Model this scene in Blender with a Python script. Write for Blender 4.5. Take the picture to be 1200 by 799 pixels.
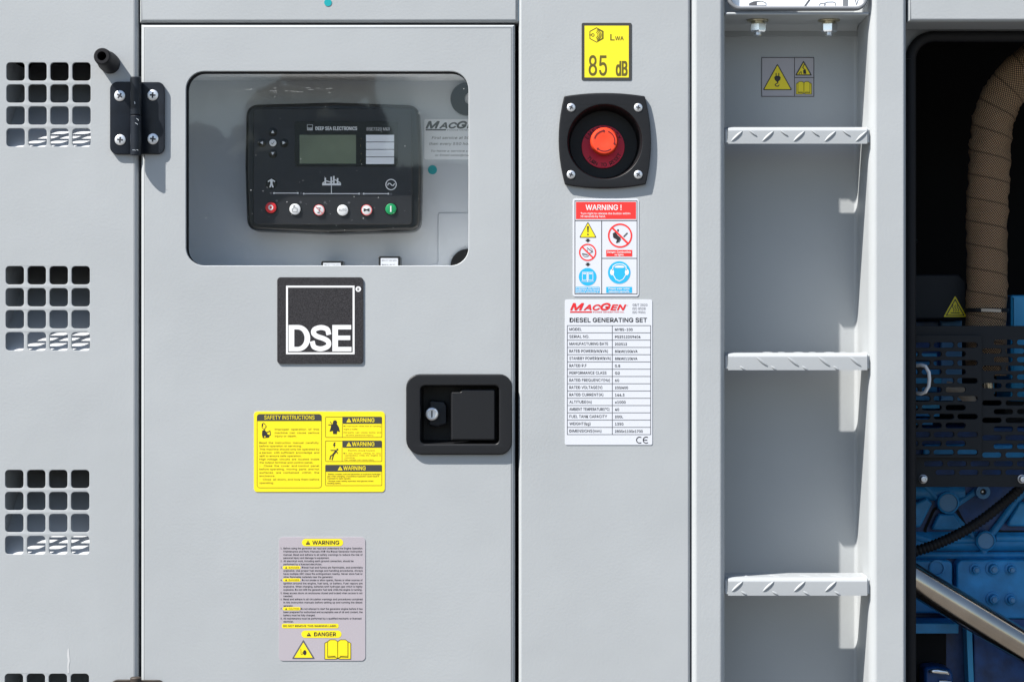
import bpy, math, random
from mathutils import Vector

random.seed(7)
scene = bpy.context.scene
for o in list(bpy.data.objects):
    bpy.data.objects.remove(o)

# ------------------------------------------------------------------ units
# everything is authored in "panel units": u right, v down, d towards the viewer
# (1 unit = 1.15 mm on the front plane of the enclosure)
S = 0.00115
C = 1667.0            # viewing distance of the photograph in units
DK = 1.6              # depth units are stretched: the picture was taken from further off with a longer lens
Z0 = 1.45             # height of the picture centre above the ground (m)


def P(u, v, d):
    return Vector(((u - 600.0) * S, -d * S * DK, (399.5 - v) * S + Z0))


# ------------------------------------------------------------------ camera
cam_d = bpy.data.cameras.new("camera")
cam = bpy.data.objects.new("camera", cam_d)
scene.collection.objects.link(cam)
cam.location = P(600, 399.5, C)
cam.rotation_euler = (math.radians(90), 0, 0)
cam_d.sensor_width = 36
cam_d.lens = 36 * C * DK / 1200.0
cam_d.clip_start = 0.01
cam_d.clip_end = 500
scene.camera = cam

# ------------------------------------------------------------------ light
to_sun = Vector((-2.5, -DK, 3.62)).normalized()
el = math.asin(to_sun.z)
az = math.atan2(to_sun.x, to_sun.y)
world = bpy.data.worlds.new("World")
scene.world = world
world.use_nodes = True
wn = world.node_tree
sky = wn.nodes.new("ShaderNodeTexSky")
sky.sky_type = 'NISHITA'
sky.sun_disc = False
sky.sun_elevation = el
sky.sun_rotation = az
sky.air_density = 1.0
sky.dust_density = 0.7
sky.ozone_density = 1.0
bg = wn.nodes["Background"]
bg.inputs["Strength"].default_value = 0.085
wn.links.new(sky.outputs[0], bg.inputs[0])

sun_d = bpy.data.lights.new("sun", 'SUN')
sun_d.energy = 5.0
sun_d.angle = math.radians(0.53)
sun_d.color = (1.0, 0.955, 0.90)
sun = bpy.data.objects.new("sun", sun_d)
scene.collection.objects.link(sun)
sun.location = (-6, -3, 9)
sun.rotation_euler = (-to_sun).to_track_quat('-Z', 'Y').to_euler()

scene.view_settings.view_transform = 'Standard'
scene.view_settings.look = 'None'
scene.view_settings.gamma = 1
scene.view_settings.exposure = 0.88
scene.cycles.max_bounces = 10
scene.cycles.transparent_max_bounces = 16


# ------------------------------------------------------------------ materials
def lin(c):
    c = c / 255.0
    return c / 12.92 if c <= 0.04045 else ((c + 0.055) / 1.055) ** 2.4


def mat(name, col, rough=0.5, metal=0.0, bump=None, var=None, spec=0.5, coat=0.0, srgb=False, wave=0.0):
    """col linear rgb; bump=(scale, distance mm, strength); var=(scale, amount)"""
    m = bpy.data.materials.new(name)
    m.use_nodes = True
    nt = m.node_tree
    b = nt.nodes["Principled BSDF"]
    if srgb:
        col = tuple(lin(c) for c in col)
    b.inputs["Base Color"].default_value = (*col, 1)
    b.inputs["Roughness"].default_value = rough
    b.inputs["Metallic"].default_value = metal
    b.inputs["Specular IOR Level"].default_value = spec
    if coat:
        b.inputs["Coat Weight"].default_value = coat
        b.inputs["Coat Roughness"].default_value = 0.08
    tc = nt.nodes.new("ShaderNodeNewGeometry")
    if bump:
        n = nt.nodes.new("ShaderNodeTexNoise")
        n.inputs["Scale"].default_value = bump[0]
        n.inputs["Detail"].default_value = 3
        nt.links.new(tc.outputs["Position"], n.inputs["Vector"])
        bp = nt.nodes.new("ShaderNodeBump")
        bp.inputs["Strength"].default_value = bump[2]
        bp.inputs["Distance"].default_value = bump[1] * 0.001
        nt.links.new(n.outputs["Fac"], bp.inputs["Height"])
        nt.links.new(bp.outputs["Normal"], b.inputs["Normal"])
        if wave:
            nw = nt.nodes.new("ShaderNodeTexNoise")
            nw.inputs["Scale"].default_value = 8
            nw.inputs["Detail"].default_value = 2
            nt.links.new(tc.outputs["Position"], nw.inputs["Vector"])
            bw_ = nt.nodes.new("ShaderNodeBump")
            bw_.inputs["Strength"].default_value = 0.6
            bw_.inputs["Distance"].default_value = wave * 0.001
            nt.links.new(nw.outputs["Fac"], bw_.inputs["Height"])
            nt.links.new(bw_.outputs["Normal"], bp.inputs["Normal"])
    if var:
        n2 = nt.nodes.new("ShaderNodeTexNoise")
        n2.inputs["Scale"].default_value = var[0]
        n2.inputs["Detail"].default_value = 5
        nt.links.new(tc.outputs["Position"], n2.inputs["Vector"])
        rp = nt.nodes.new("ShaderNodeValToRGB")
        a = var[1]
        rp.color_ramp.elements[0].position = 0.3
        rp.color_ramp.elements[1].position = 0.7
        rp.color_ramp.elements[0].color = (*[max(0, c * (1 - a)) for c in col], 1)
        rp.color_ramp.elements[1].color = (*[min(1, c * (1 + a)) for c in col], 1)
        nt.links.new(n2.outputs["Fac"], rp.inputs["Fac"])
        nt.links.new(rp.outputs["Color"], b.inputs["Base Color"])
    return m


M = {}
M['paint'] = mat('grey_paint', (0.383, 0.404, 0.413), 0.52, bump=(300, 0.35, 0.42), var=(5, 0.04), wave=1.6)
M['platepaint'] = mat('lifted_plate_paint', (0.54, 0.57, 0.60), 0.5, bump=(420, 0.3, 0.3))  # grey paint lightened to make up for dim light behind the window
M['bright'] = mat('bounce_white_lining', (0.88, 0.88, 0.88), 0.5)  # near-white, set to bounce light inside the window compartment
M['liftwhite'] = mat('lifted_white', (0.85, 0.86, 0.88), 0.5)  # brighter copy of white, making up for weak light behind the window
M['paint2'] = mat('grey_paint_inside', (0.375, 0.398, 0.42), 0.5, bump=(420, 0.3, 0.3))
M['scoop'] = mat('grey_paint_scoop', (0.48, 0.50, 0.52), 0.5, bump=(420, 0.3, 0.3))
M['rung'] = mat('grey_paint_tread', (0.36, 0.38, 0.392), 0.42, bump=(500, 0.25, 0.3))
M['black'] = mat('black_powder', (0.0095, 0.0100, 0.0115), 0.45, bump=(900, 0.2, 0.3), spec=0.35)
M['navy'] = mat('black_hinge_coat', (0.007, 0.010, 0.016), 0.42, bump=(700, 0.2, 0.2), var=(60, 0.3), spec=0.35)
M['dusty'] = mat('brown_dusty_hinge', (0.030, 0.022, 0.016), 0.6, bump=(700, 0.2, 0.2), var=(60, 0.4))
M['rubber'] = mat('black_rubber', (0.010, 0.010, 0.012), 0.6, bump=(900, 0.2, 0.3), spec=.3)
M['void'] = mat('foam_and_shade_black', (0.006, 0.006, 0.007), 0.9)  # foam linings, also the black of painted gap and groove shade
M['zinc'] = mat('zinc_screw', (0.80, 0.81, 0.82), 0.42, 0.9, bump=(800, 0.1, 0.2))
M['brass'] = mat('yellow_zinc', (0.55, 0.51, 0.38), 0.3, 1.0, var=(300, 0.3))
M['nut'] = mat('bright_zinc_nut', (0.86, 0.88, 0.90), 0.22, 1.0, bump=(500, 0.15, 0.2))
M['dust'] = mat('pale_dust', (0.55, 0.56, 0.56), 0.9)
M['slot'] = mat('screw_recess', (0.03, 0.03, 0.035), 0.6)
M['white'] = mat('white_vinyl', (0.64, 0.66, 0.70), 0.4)
M['whiteprint'] = mat('white_print', (0.80, 0.80, 0.80), 0.5)
M['yellow'] = mat('yellow_vinyl', (0.86, 0.70, 0.012), 0.42)
M['yellow2'] = mat('yellow_vinyl_lemon', (0.86, 0.73, 0.02), 0.42)
M['ink'] = mat('black_ink', (0.022, 0.02, 0.022), 0.5)
M['greyink'] = mat('grey_ink', (0.10, 0.10, 0.11), 0.5)
M['olive'] = mat('dark_olive_ink', (0.11, 0.09, 0.01), 0.5)
M['border'] = mat('charcoal_border', (0.045, 0.045, 0.042), 0.5)
M['red'] = mat('red_ink', (0.80, 0.035, 0.03), 0.45)
M['darkred'] = mat('logo_red_ink', (0.68, 0.02, 0.025), 0.45)
M['cyan'] = mat('blue_ink', (0.02, 0.42, 0.75), 0.45)
M['mauve'] = mat('pinkish_grey_vinyl', (0.42, 0.385, 0.415), 0.42)
M['mauve2'] = mat('dull_mauve_vinyl', (0.40, 0.385, 0.41), 0.42)
M['badge'] = mat('charcoal_badge', (0.026, 0.0245, 0.027), 0.6, bump=(700, 0.4, 0.7), var=(650, 0.7), spec=0.3)
M['teal'] = mat('teal_dot', (0.0, 0.33, 0.36), 0.5)
M['button'] = mat('orange_red_plastic', (0.82, 0.062, 0.02), 0.38)
M['legend'] = mat('red_legend', (0.90, 0.018, 0.07), 0.45)
M['legendink'] = mat('dark_red_ink', (0.12, 0.005, 0.01), 0.5)
M['mod'] = mat('module_black', (0.014, 0.015, 0.016), 0.3, bump=(900, 0.1, 0.2))
M['face'] = mat('module_face', (0.020, 0.021, 0.024), 0.42)
M['bezel'] = mat('module_bezel', (0.010, 0.010, 0.007), 0.25)
M['lcd'] = mat('lcd_olive', (0.16, 0.19, 0.125), 0.3, var=(30, 0.1))
M['btnwhite'] = mat('button_white', (0.80, 0.80, 0.80), 0.4)
M['btnred'] = mat('button_red', (0.72, 0.03, 0.035), 0.4)
M['btngreen'] = mat('button_green', (0.01, 0.30, 0.10), 0.4)
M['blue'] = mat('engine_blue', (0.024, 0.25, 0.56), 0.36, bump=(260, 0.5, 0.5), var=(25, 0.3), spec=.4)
M['bluedark'] = mat('engine_blue_shade', (0.003, 0.045, 0.17), 0.38, bump=(180, 0.8, 0.6), var=(40, 0.4))  # darker copy of the engine blue, shade painted into recessed castings
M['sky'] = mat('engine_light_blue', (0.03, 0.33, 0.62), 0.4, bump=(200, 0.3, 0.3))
M['steel'] = mat('brushed_steel', (0.52, 0.46, 0.39), 0.18, 1.0, bump=(300, 0.1, 0.2), var=(18, 0.12))
M['chrome'] = mat('chrome', (0.8, 0.8, 0.8), 0.12, 1.0)
M['guard'] = mat('guard_black', (0.014, 0.016, 0.019), 0.55, bump=(700, 0.4, 0.5), spec=.25)
M['cream'] = mat('cream_part', (0.5, 0.42, 0.33), 0.5)
M['plug'] = mat('core_plug_blue', (0.09, 0.25, 0.46), 0.5, bump=(300, 0.2, 0.3))
M['clear'] = mat('reflected_sky_white', (0.88, 0.91, 0.95), 0.08, coat=0.6)
M['seal'] = mat('grey_seal', (0.19, 0.20, 0.215), 0.45)
M['concrete'] = mat('pale_concrete', (0.10, 0.095, 0.088), 0.85, bump=(30, 2, 0.4), var=(1.5, 0.12))


TAU0 = math.tau


def sleeve_material():
    m = bpy.data.materials.new('woven_sleeve')
    m.use_nodes = True
    nt = m.node_tree
    b = nt.nodes["Principled BSDF"]
    b.inputs["Roughness"].default_value = 0.85
    uv = nt.nodes.new("ShaderNodeTexCoord")

    def wave(direction, scale):
        mp = nt.nodes.new("ShaderNodeMapping")
        mp.inputs["Rotation"].default_value = (0, 0, direction)
        nt.links.new(uv.outputs["UV"], mp.inputs["Vector"])
        w = nt.nodes.new("ShaderNodeTexWave")
        w.inputs["Scale"].default_value = scale
        w.inputs["Distortion"].default_value = 0.6
        nt.links.new(mp.outputs[0], w.inputs["Vector"])
        return w
    w1 = wave(0.72, 2.9)
    w2 = wave(-0.80, 2.9)
    mul = nt.nodes.new("ShaderNodeMath")
    mul.operation = 'MULTIPLY'
    nt.links.new(w1.outputs["Fac"], mul.inputs[0])
    nt.links.new(w2.outputs["Fac"], mul.inputs[1])
    rp = nt.nodes.new("ShaderNodeValToRGB")
    rp.color_ramp.elements[0].position = 0.08
    rp.color_ramp.elements[0].color = (0.035, 0.022, 0.012, 1)
    rp.color_ramp.elements[1].position = 0.55
    rp.color_ramp.elements[1].color = (0.66, 0.41, 0.22, 1)
    nt.links.new(mul.outputs[0], rp.inputs[0])
    # wrap seams winding round the pipe
    sx = nt.nodes.new("ShaderNodeSeparateXYZ")
    nt.links.new(uv.outputs["UV"], sx.inputs[0])
    m1 = nt.nodes.new("ShaderNodeMath"); m1.operation = 'MULTIPLY_ADD'
    nt.links.new(sx.outputs[1], m1.inputs[0]); m1.inputs[1].default_value = 20 / 27.0
    m0 = nt.nodes.new("ShaderNodeMath"); m0.operation = 'MULTIPLY'
    nt.links.new(sx.outputs[0], m0.inputs[0]); m0.inputs[1].default_value = -20 / 24.0 / TAU0
    nt.links.new(m0.outputs[0], m1.inputs[2])
    fr = nt.nodes.new("ShaderNodeMath"); fr.operation = 'FRACT'
    nt.links.new(m1.outputs[0], fr.inputs[0])
    rs = nt.nodes.new("ShaderNodeValToRGB")
    e_ = rs.color_ramp.elements
    e_[0].position = 0.44; e_[0].color = (1, 1, 1, 1)
    e_[1].position = 0.56; e_[1].color = (1, 1, 1, 1)
    k_ = e_.new(0.5); k_.color = (0.35, 0.33, 0.3, 1)
    nt.links.new(fr.outputs[0], rs.inputs[0])
    mc = nt.nodes.new("ShaderNodeMix"); mc.data_type = 'RGBA'; mc.blend_type = 'MULTIPLY'
    mc.inputs[0].default_value = 1.0
    nt.links.new(rp.outputs[0], mc.inputs[6]); nt.links.new(rs.outputs[0], mc.inputs[7])
    nt.links.new(mc.outputs[2], b.inputs["Base Color"])
    bp = nt.nodes.new("ShaderNodeBump")
    bp.inputs["Strength"].default_value = 0.8
    bp.inputs["Distance"].default_value = 0.001
    nt.links.new(mul.outputs[0], bp.inputs["Height"])
    nt.links.new(bp.outputs[0], b.inputs["Normal"])
    return m


M['sleeve'] = sleeve_material()


def glass_material():
    m = bpy.data.materials.new('clear_acrylic')
    m.use_nodes = True
    nt = m.node_tree
    nt.nodes.remove(nt.nodes["Principled BSDF"])
    out = nt.nodes["Material Output"]
    tr = nt.nodes.new("ShaderNodeBsdfTransparent")
    tr.inputs[0].default_value = (0.985, 0.99, 0.99, 1)
    gl = nt.nodes.new("ShaderNodeBsdfGlossy")
    gl.inputs["Roughness"].default_value = 0.02
    gl.inputs["Color"].default_value = (1, 1, 1, 1)
    fr = nt.nodes.new("ShaderNodeFresnel")
    fr.inputs["IOR"].default_value = 1.52
    mu = nt.nodes.new("ShaderNodeMath")
    mu.operation = 'MULTIPLY'
    mu.inputs[1].default_value = 1.45
    nt.links.new(fr.outputs[0], mu.inputs[0])
    geo = nt.nodes.new("ShaderNodeNewGeometry")
    front = nt.nodes.new("ShaderNodeMath")          # reflect at the outer faces only (thin sheet, no refraction)
    front.operation = 'SUBTRACT'
    front.inputs[0].default_value = 1.0
    nt.links.new(geo.outputs["Backfacing"], front.inputs[1])
    mf = nt.nodes.new("ShaderNodeMath")
    mf.operation = 'MULTIPLY'
    nt.links.new(mu.outputs[0], mf.inputs[0])
    nt.links.new(front.outputs[0], mf.inputs[1])
    mx = nt.nodes.new("ShaderNodeMixShader")
    nt.links.new(mf.outputs[0], mx.inputs[0])
    nt.links.new(tr.outputs[0], mx.inputs[1])
    nt.links.new(gl.outputs[0], mx.inputs[2])
    nt.links.new(mx.outputs[0], out.inputs[0])
    return m


M['glass'] = glass_material()

# ------------------------------------------------------------------ geometry helpers
TAU = math.tau


def rrect(u0, v0, u1, v1, r, n=6):
    if not isinstance(r, (tuple, list)):
        r = (r,) * 4            # top-left, top-right, bottom-right, bottom-left
    pts = []
    for (cu, cv, rr, a0) in ((u0 + r[0], v0 + r[0], r[0], math.pi), (u1 - r[1], v0 + r[1], r[1], 1.5 * math.pi),
                             (u1 - r[2], v1 - r[2], r[2], 0), (u0 + r[3], v1 - r[3], r[3], .5 * math.pi)):
        if rr <= 0.001:
            pts.append((cu, cv))
            continue
        for i in range(n + 1):
            a = a0 + i / n * .5 * math.pi
            pts.append((cu + rr * math.cos(a), cv + rr * math.sin(a)))
    return pts


def circ(u, v, r, n=32, ry=None):
    ry = ry or r
    return [(u + r * math.cos(i / n * TAU), v + ry * math.sin(i / n * TAU)) for i in range(n)]


def arcpts(u, v, r, a0, a1, n=12):
    return [(u + r * math.cos(math.radians(a0 + (a1 - a0) * i / n)), v + r * math.sin(math.radians(a0 + (a1 - a0) * i / n))) for i in range(n + 1)]


def roundpoly(pts, r, n=4):
    out = []
    L = len(pts)
    for i in range(L):
        a, b, c = Vector(pts[i - 1]), Vector(pts[i]), Vector(pts[(i + 1) % L])
        d1, d2 = (a - b).normalized(), (c - b).normalized()
        ang = d1.angle(d2)
        k = min(r / math.tan(ang / 2), (a - b).length * .45, (c - b).length * .45)
        p0, p2 = b + d1 * k, b + d2 * k
        for j in range(n + 1):
            t = j / n
            q = p0 * (1 - t) ** 2 + b * 2 * t * (1 - t) + p2 * t * t
            out.append((q.x, q.y))
    return out


TEXTS = {}


FONT = None
try:
    import os
    fp = os.path.join(bpy.utils.system_resource('DATAFILES', path='fonts'), 'Inter.woff2')
    FONT = bpy.data.fonts.load(fp)          # Blender's own interface face; falls back to the built-in one
except Exception:
    FONT = None


def text_mesh(s, bold, shear, res=3):
    k = (s, bold, shear, res)
    if k not in TEXTS:
        c = bpy.data.curves.new('tmp', 'FONT')
        c.body = s
        if FONT:
            c.font = FONT
            c.body = s.replace('I', '\u0399')
        c.offset = bold
        c.shear = shear
        c.resolution_u = res
        o = bpy.data.objects.new('tmp', c)
        me = o.to_mesh()
        vs = [(v.co.x, v.co.y) for v in me.vertices]
        fs = [tuple(p.vertices) for p in me.polygons]
        o.to_mesh_clear()
        bpy.data.objects.remove(o)
        bpy.data.curves.remove(c)
        TEXTS[k] = (vs, fs)
    return TEXTS[k]


_h = text_mesh('H', 0.0, 0.0)
CAP = max(p[1] for p in _h[0])
WL = {}


class MB:
    def __init__(s, d0=0.0):
        s.V, s.F, s.MI, s.mats = [], [], [], []
        s.d0 = d0
        s.f = (C - d0) / C
        s.uvs = None

    def mi(s, m):
        if isinstance(m, str):
            m = M[m]
        if m not in s.mats:
            s.mats.append(m)
        return s.mats.index(m)

    def add(s, vs, fs, m):
        b = len(s.V)
        s.V += [tuple(v) for v in vs]
        k = s.mi(m)
        for f in fs:
            s.F.append(tuple(b + i for i in f))
            s.MI.append(k)
        return b

    # plate cut from sheet: first outline is the rim, the rest are holes
    def plate(s, outs, d1, d0, m, bev=0.0, res=1):
        if not isinstance(outs[0][0], (tuple, list)):
            outs = [outs]
        th = (d1 - d0)
        c = bpy.data.curves.new('tmp', 'CURVE')
        c.dimensions = '2D'
        c.fill_mode = 'BOTH'
        bev = min(bev, th / 2 * 0.98) if th > 0 else 0
        c.extrude = max(0, th / 2 - bev)
        if bev > 0:
            c.bevel_depth = bev
            c.bevel_resolution = res
            c.offset = -bev
        for pts in outs:
            sp = c.splines.new('POLY')
            sp.use_cyclic_u = True
            sp.points.add(len(pts) - 1)
            for i, p in enumerate(pts):
                sp.points[i].co = (p[0], -p[1], 0, 1)
        o = bpy.data.objects.new('tmp', c)
        me = o.to_mesh()
        mid = (d1 + d0) / 2
        vs = [(v.co.x, -v.co.y, mid + v.co.z) for v in me.vertices]
        fs = [tuple(p.vertices) for p in me.polygons]
        o.to_mesh_clear()
        bpy.data.objects.remove(o)
        bpy.data.curves.remove(c)
        s.add(vs, fs, m)
        return s

    def flat(s, outs, d, m):
        return s.plate(outs, d, d, m)

    def box(s, u0, v0, u1, v1, d0, d1, m, bev=0.0, r=0.0, res=1):
        return s.plate([rrect(u0, v0, u1, v1, r)], d1, d0, m, bev, res)

    def rect(s, u0, v0, u1, v1, d, m):
        s.add([(u0, v0, d), (u0, v1, d), (u1, v1, d), (u1, v0, d)], [(0, 1, 2, 3)], m)
        return s

    def frame(s, u0, v0, u1, v1, w, d, m, r=0.0):
        s.flat([rrect(u0, v0, u1, v1, r), rrect(u0 + w, v0 + w, u1 - w, v1 - w, max(0, r - w))], d, m)
        return s

    def stroke(s, pts, w, d, m, closed=False):
        p = [Vector(q) for q in pts]
        p = [q for i, q in enumerate(p) if i == 0 or (q - p[i - 1]).length > 1e-4]
        n = len(p)
        if not closed:                                  # short end caps
            p[0] = p[0] - (p[1] - p[0]).normalized() * w * .3
            p[-1] = p[-1] + (p[-1] - p[-2]).normalized() * w * .3
        vs = []
        for i in range(n):
            a = p[i - 1] if (i > 0 or closed) else None
            b = p[(i + 1) % n] if (i < n - 1 or closed) else None
            t1 = (p[i] - a).normalized() if a is not None else (b - p[i]).normalized()
            t2 = (b - p[i]).normalized() if b is not None else t1
            n1, n2 = Vector((-t1.y, t1.x)), Vector((-t2.y, t2.x))
            mt = n1 + n2
            if mt.length < .2:
                mt = n1
            mt.normalize()
            k = min(1.6, 1 / max(.3, mt.dot(n1))) * w / 2
            vs += [(p[i].x + mt.x * k, p[i].y + mt.y * k, d), (p[i].x - mt.x * k, p[i].y - mt.y * k, d)]
        fs = []
        for i in range(n if closed else n - 1):
            j = (i + 1) % n
            fs.append((2 * i, 2 * j, 2 * j + 1, 2 * i + 1))
        s.add(vs, fs, m)
        return s

    def text(s, body, u, v, cap, d, m, u1=None, bold=0.0, shear=0.0, al='L', rot=0.0, res=3):
        vs, fs = text_mesh(body, 0.0, shear, res)
        if not vs:
            return s
        k = cap / CAP
        x0, x1 = min(p[0] for p in vs), max(p[0] for p in vs)
        kx = k if u1 is None else (u1 - u) / (x1 - x0)
        w = (x1 - x0) * kx
        off = u - x0 * kx
        if al == 'C':
            off = u - w / 2 - x0 * kx
        cr, sr = math.cos(rot), math.sin(rot)
        e = bold * cap / 0.682
        if e <= 0:
            sh_ = [(0, 0)]
        elif bold < 0.03:
            sh_ = [(-e, -e), (e, -e), (-e, e), (e, e)]
        else:
            sh_ = [(e * math.cos(q_ * TAU / 12), e * math.sin(q_ * TAU / 12)) for q_ in range(12)] + [(0, 0)]
        for q_, (eu, ev) in enumerate(sh_):
            out = []
            for p in vs:
                pu, pv = off + p[0] * kx - u + eu, -p[1] * k + ev
                out.append((u + pu * cr - pv * sr, v + pu * sr + pv * cr, d + q_ * .003))
            s.add(out, fs, m)
        return s

    def tube(s, pts, r, m, n=14, caps=True, uvscale=None):
        pts = [Vector(p) for p in pts]
        L = len(pts)
        rs = r if isinstance(r, (list, tuple)) else [r] * L
        t0 = (pts[1] - pts[0]).normalized()
        ref = Vector((0, 0, 1)) if abs(t0.z) < .9 else Vector((0, 1, 0))
        nrm = (ref - t0 * ref.dot(t0)).normalized()
        vs, fs = [], []
        for i in range(L):
            t = ((pts[min(i + 1, L - 1)] - pts[max(i - 1, 0)])).normalized()
            nrm = (nrm - t * nrm.dot(t)).normalized()
            bn = t.cross(nrm)
            for j in range(n):
                a = j / n * TAU
                w_ = (nrm * math.cos(a) + bn * math.sin(a)) * rs[i]
                vs.append(pts[i] + Vector((w_.x, w_.y, w_.z / DK)))
        for i in range(L - 1):
            for j in range(n):
                k = (j + 1) % n
                fs.append((i * n + j, i * n + k, (i + 1) * n + k, (i + 1) * n + j))
        if caps:
            fs.append(tuple(range(n))[::-1])
            fs.append(tuple((L - 1) * n + j for j in range(n)))
        s.add(vs, fs, m)
        return s

    # profile [(radius, t)] turned about an axis through (u,v,d): axis 'd' or 'v'
    def lathe(s, u, v, d, prof, m, n=40, axis='d'):
        vs, fs = [], []
        for (r, t) in prof:
            for j in range(n):
                a = j / n * TAU
                if axis == 'd':
                    vs.append((u + r * math.cos(a), v + r * math.sin(a), d + t))
                else:
                    vs.append((u + r * math.cos(a), v + t, d + r * math.sin(a) / DK))
        for i in range(len(prof) - 1):
            for j in range(n):
                k = (j + 1) % n
                fs.append((i * n + j, i * n + k, (i + 1) * n + k, (i + 1) * n + j))
        if prof[0][0] > 0.01:
            pass
        s.add(vs, fs, m)
        return s

    # strip profile [(u,d)] run from v0 to v1
    def sweep_v(s, prof, v0, v1, m):
        n = len(prof)
        vs = [(u, v0, d) for u, d in prof] + [(u, v1, d) for u, d in prof]
        s.add(vs, [(i, i + 1, n + i + 1, n + i) for i in range(n - 1)], m)
        return s

    # closed profile [(v,d)] run from u0 to u1
    def sweep_u(s, prof, u0, u1, m, caps=True):
        n = len(prof)
        vs = [(u0, v, d) for v, d in prof] + [(u1, v, d) for v, d in prof]
        fs = [(i, (i + 1) % n, n + (i + 1) % n, n + i) for i in range(n)]
        if caps:
            fs += [tuple(range(n)), tuple(range(n, 2 * n))]
        s.add(vs, fs, m)
        return s

    def lozenge(s, c, ang, L, W, H, m, plane='front'):
        A, B = 8, 6
        vs, fs = [], []
        ca, sa = math.cos(ang), math.sin(ang)
        for i in range(A + 1):
            x = -1 + 2 * i / A
            wid = max(0.02, (1 - x * x)) ** 0.75
            for j in range(B + 1):
                y = -1 + 2 * j / B
                a, b = x * L / 2, y * W / 2 * wid
                h = H * (1 - y * y) ** 0.5 * wid ** .5 - 0.05
                p, q = a * ca - b * sa, a * sa + b * ca
                vs.append((c[0] + p, c[1] + q, c[2] + h) if plane == 'front' else (c[0] + p, c[1] - h, c[2] + q))
        for i in range(A):
            for j in range(B):
                k = i * (B + 1) + j
                fs.append((k, k + 1, k + B + 2, k + B + 1))
        s.add(vs, fs, m)
        return s

    def build(s, name, parent=None, smooth=38):
        f = s.f
        base = WL[parent.name] if parent else Vector((0, 0, 0))
        me = bpy.data.meshes.new(name)
        vs = []
        for (u, v, d) in s.V:
            vs.append(P(600 + (u - 600) * f, 399.5 + (v - 399.5) * f, d) - base)
        lo = Vector((min(p.x for p in vs), min(p.y for p in vs), min(p.z for p in vs)))
        hi = Vector((max(p.x for p in vs), max(p.y for p in vs), max(p.z for p in vs)))
        cen = (lo + hi) / 2
        me.from_pydata([p - cen for p in vs], [], s.F)
        for m in s.mats:
            me.materials.append(m)
        me.polygons.foreach_set('material_index', s.MI)
        me.validate()
        import bmesh
        bm = bmesh.new()
        bm.from_mesh(me)
        bmesh.ops.remove_doubles(bm, verts=bm.verts, dist=1e-6)
        bm.to_mesh(me)
        bm.free()
        if smooth:
            me.shade_smooth()
            me.set_sharp_from_angle(angle=math.radians(smooth))
        o = bpy.data.objects.new(name, me)
        scene.collection.objects.link(o)
        if smooth:
            wnm = o.modifiers.new('weighted_normals', 'WEIGHTED_NORMAL')
            wnm.keep_sharp = True
            wnm.weight = 80
        o.location = cen
        WL[o.name] = base + cen
        if parent:
            o.parent = parent
        return o


def thing(name, label, cat, u, v, d=0.0, group=None, d0=0.0):
    o = bpy.data.objects.new(name, None)
    o.empty_display_size = 0.02
    scene.collection.objects.link(o)
    f = (C - d0) / C
    o.location = P(600 + (u - 600) * f, 399.5 + (v - 399.5) * f, d)
    WL[o.name] = o.location.copy()
    o['label'] = label
    o['category'] = cat
    if group:
        o['group'] = group
    return o


def tag(o, label, cat, group=None):
    o['label'] = label
    o['category'] = cat
    if group:
        o['group'] = group
    return o


TOP, BOT = -140.0, 1290.0       # enclosure runs on above and below the picture

# ================================================================== SETTING
g = MB()
me = bpy.data.meshes.new('ground')
G = 70
me.from_pydata([(-G, -G, 0), (G, -G, 0), (G, G, 0), (-G, G, 0)], [], [(0, 1, 2, 3)])
me.materials.append(M['concrete'])
go = bpy.data.objects.new('ground', me)
scene.collection.objects.link(go)
go['kind'] = 'structure'

random.seed(11)
prof_ = [(150, 140), (205, 150), (250, 158), (288, 172), (300, 152), (328, 116), (356, 90), (366, 52), (398, 52), (404, 90), (422, 146), (434, 196), (470, 204), (520, 196), (560, 200), (640, 210), (760, 190)]  # outline of unseen dark shapes added behind the camera for the window reflection
tv, tf = [], []


def clump(x, y, z, r):
    b = len(tv)
    n1, n2 = 5, 7
    for i in range(n1 + 1):
        for j in range(n2):
            a, e_ = j / n2 * TAU, -math.pi / 2 + i / n1 * math.pi
            k = r * random.uniform(.75, 1.2)
            tv.append((x + k * math.cos(e_) * math.cos(a), y + k * math.cos(e_) * math.sin(a), z + k * math.sin(e_)))
    for i in range(n1):
        for j in range(n2):
            j2 = (j + 1) % n2
            tf.append((b + i * n2 + j, b + i * n2 + j2, b + (i + 1) * n2 + j2, b + (i + 1) * n2 + j))


def vtop(u):
    for (a, va), (b, vb_) in zip(prof_, prof_[1:]):
        if a <= u <= b:
            return va + (vb_ - va) * (u - a) / (b - a)
    return 200


DT = 24.0
KT = (DT + C * S * DK) / (C * DK)
for k in range(900):
    u = random.uniform(150, 760)
    top = Z0 + (399.5 - vtop(u)) * KT * 1.0
    z = 0.4 + (top - .4) * random.random() ** .7
    r = random.uniform(.22, .38)
    clump((u - 600) * KT, -DT + random.uniform(-1.2, 1.2), min(z, top - r), r)
for k in range(60):                                     # leaning pole of the added silhouette
    f_ = k / 59
    u_, v_ = 414 + 38 * f_, 66 + 88 * f_
    clump((u_ - 600) * KT, -DT, Z0 + (399.5 - v_) * KT, .05 + .02 * f_)
me = bpy.data.meshes.new('reflected_silhouette')
me.from_pydata(tv, [], tf)
me.materials.append(mat('silhouette_dark', (0.035, 0.05, 0.025), 0.8))
wo = bpy.data.objects.new('reflected_silhouette', me)
scene.collection.objects.link(wo)
wo['kind'] = 'stuff'

# ================================================================== ENCLOSURE
enc = thing('generator_enclosure', 'pale grey sheet metal generator housing with vent grilles and an open engine bay',
            'generator', 600, BOT, -30)

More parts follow.
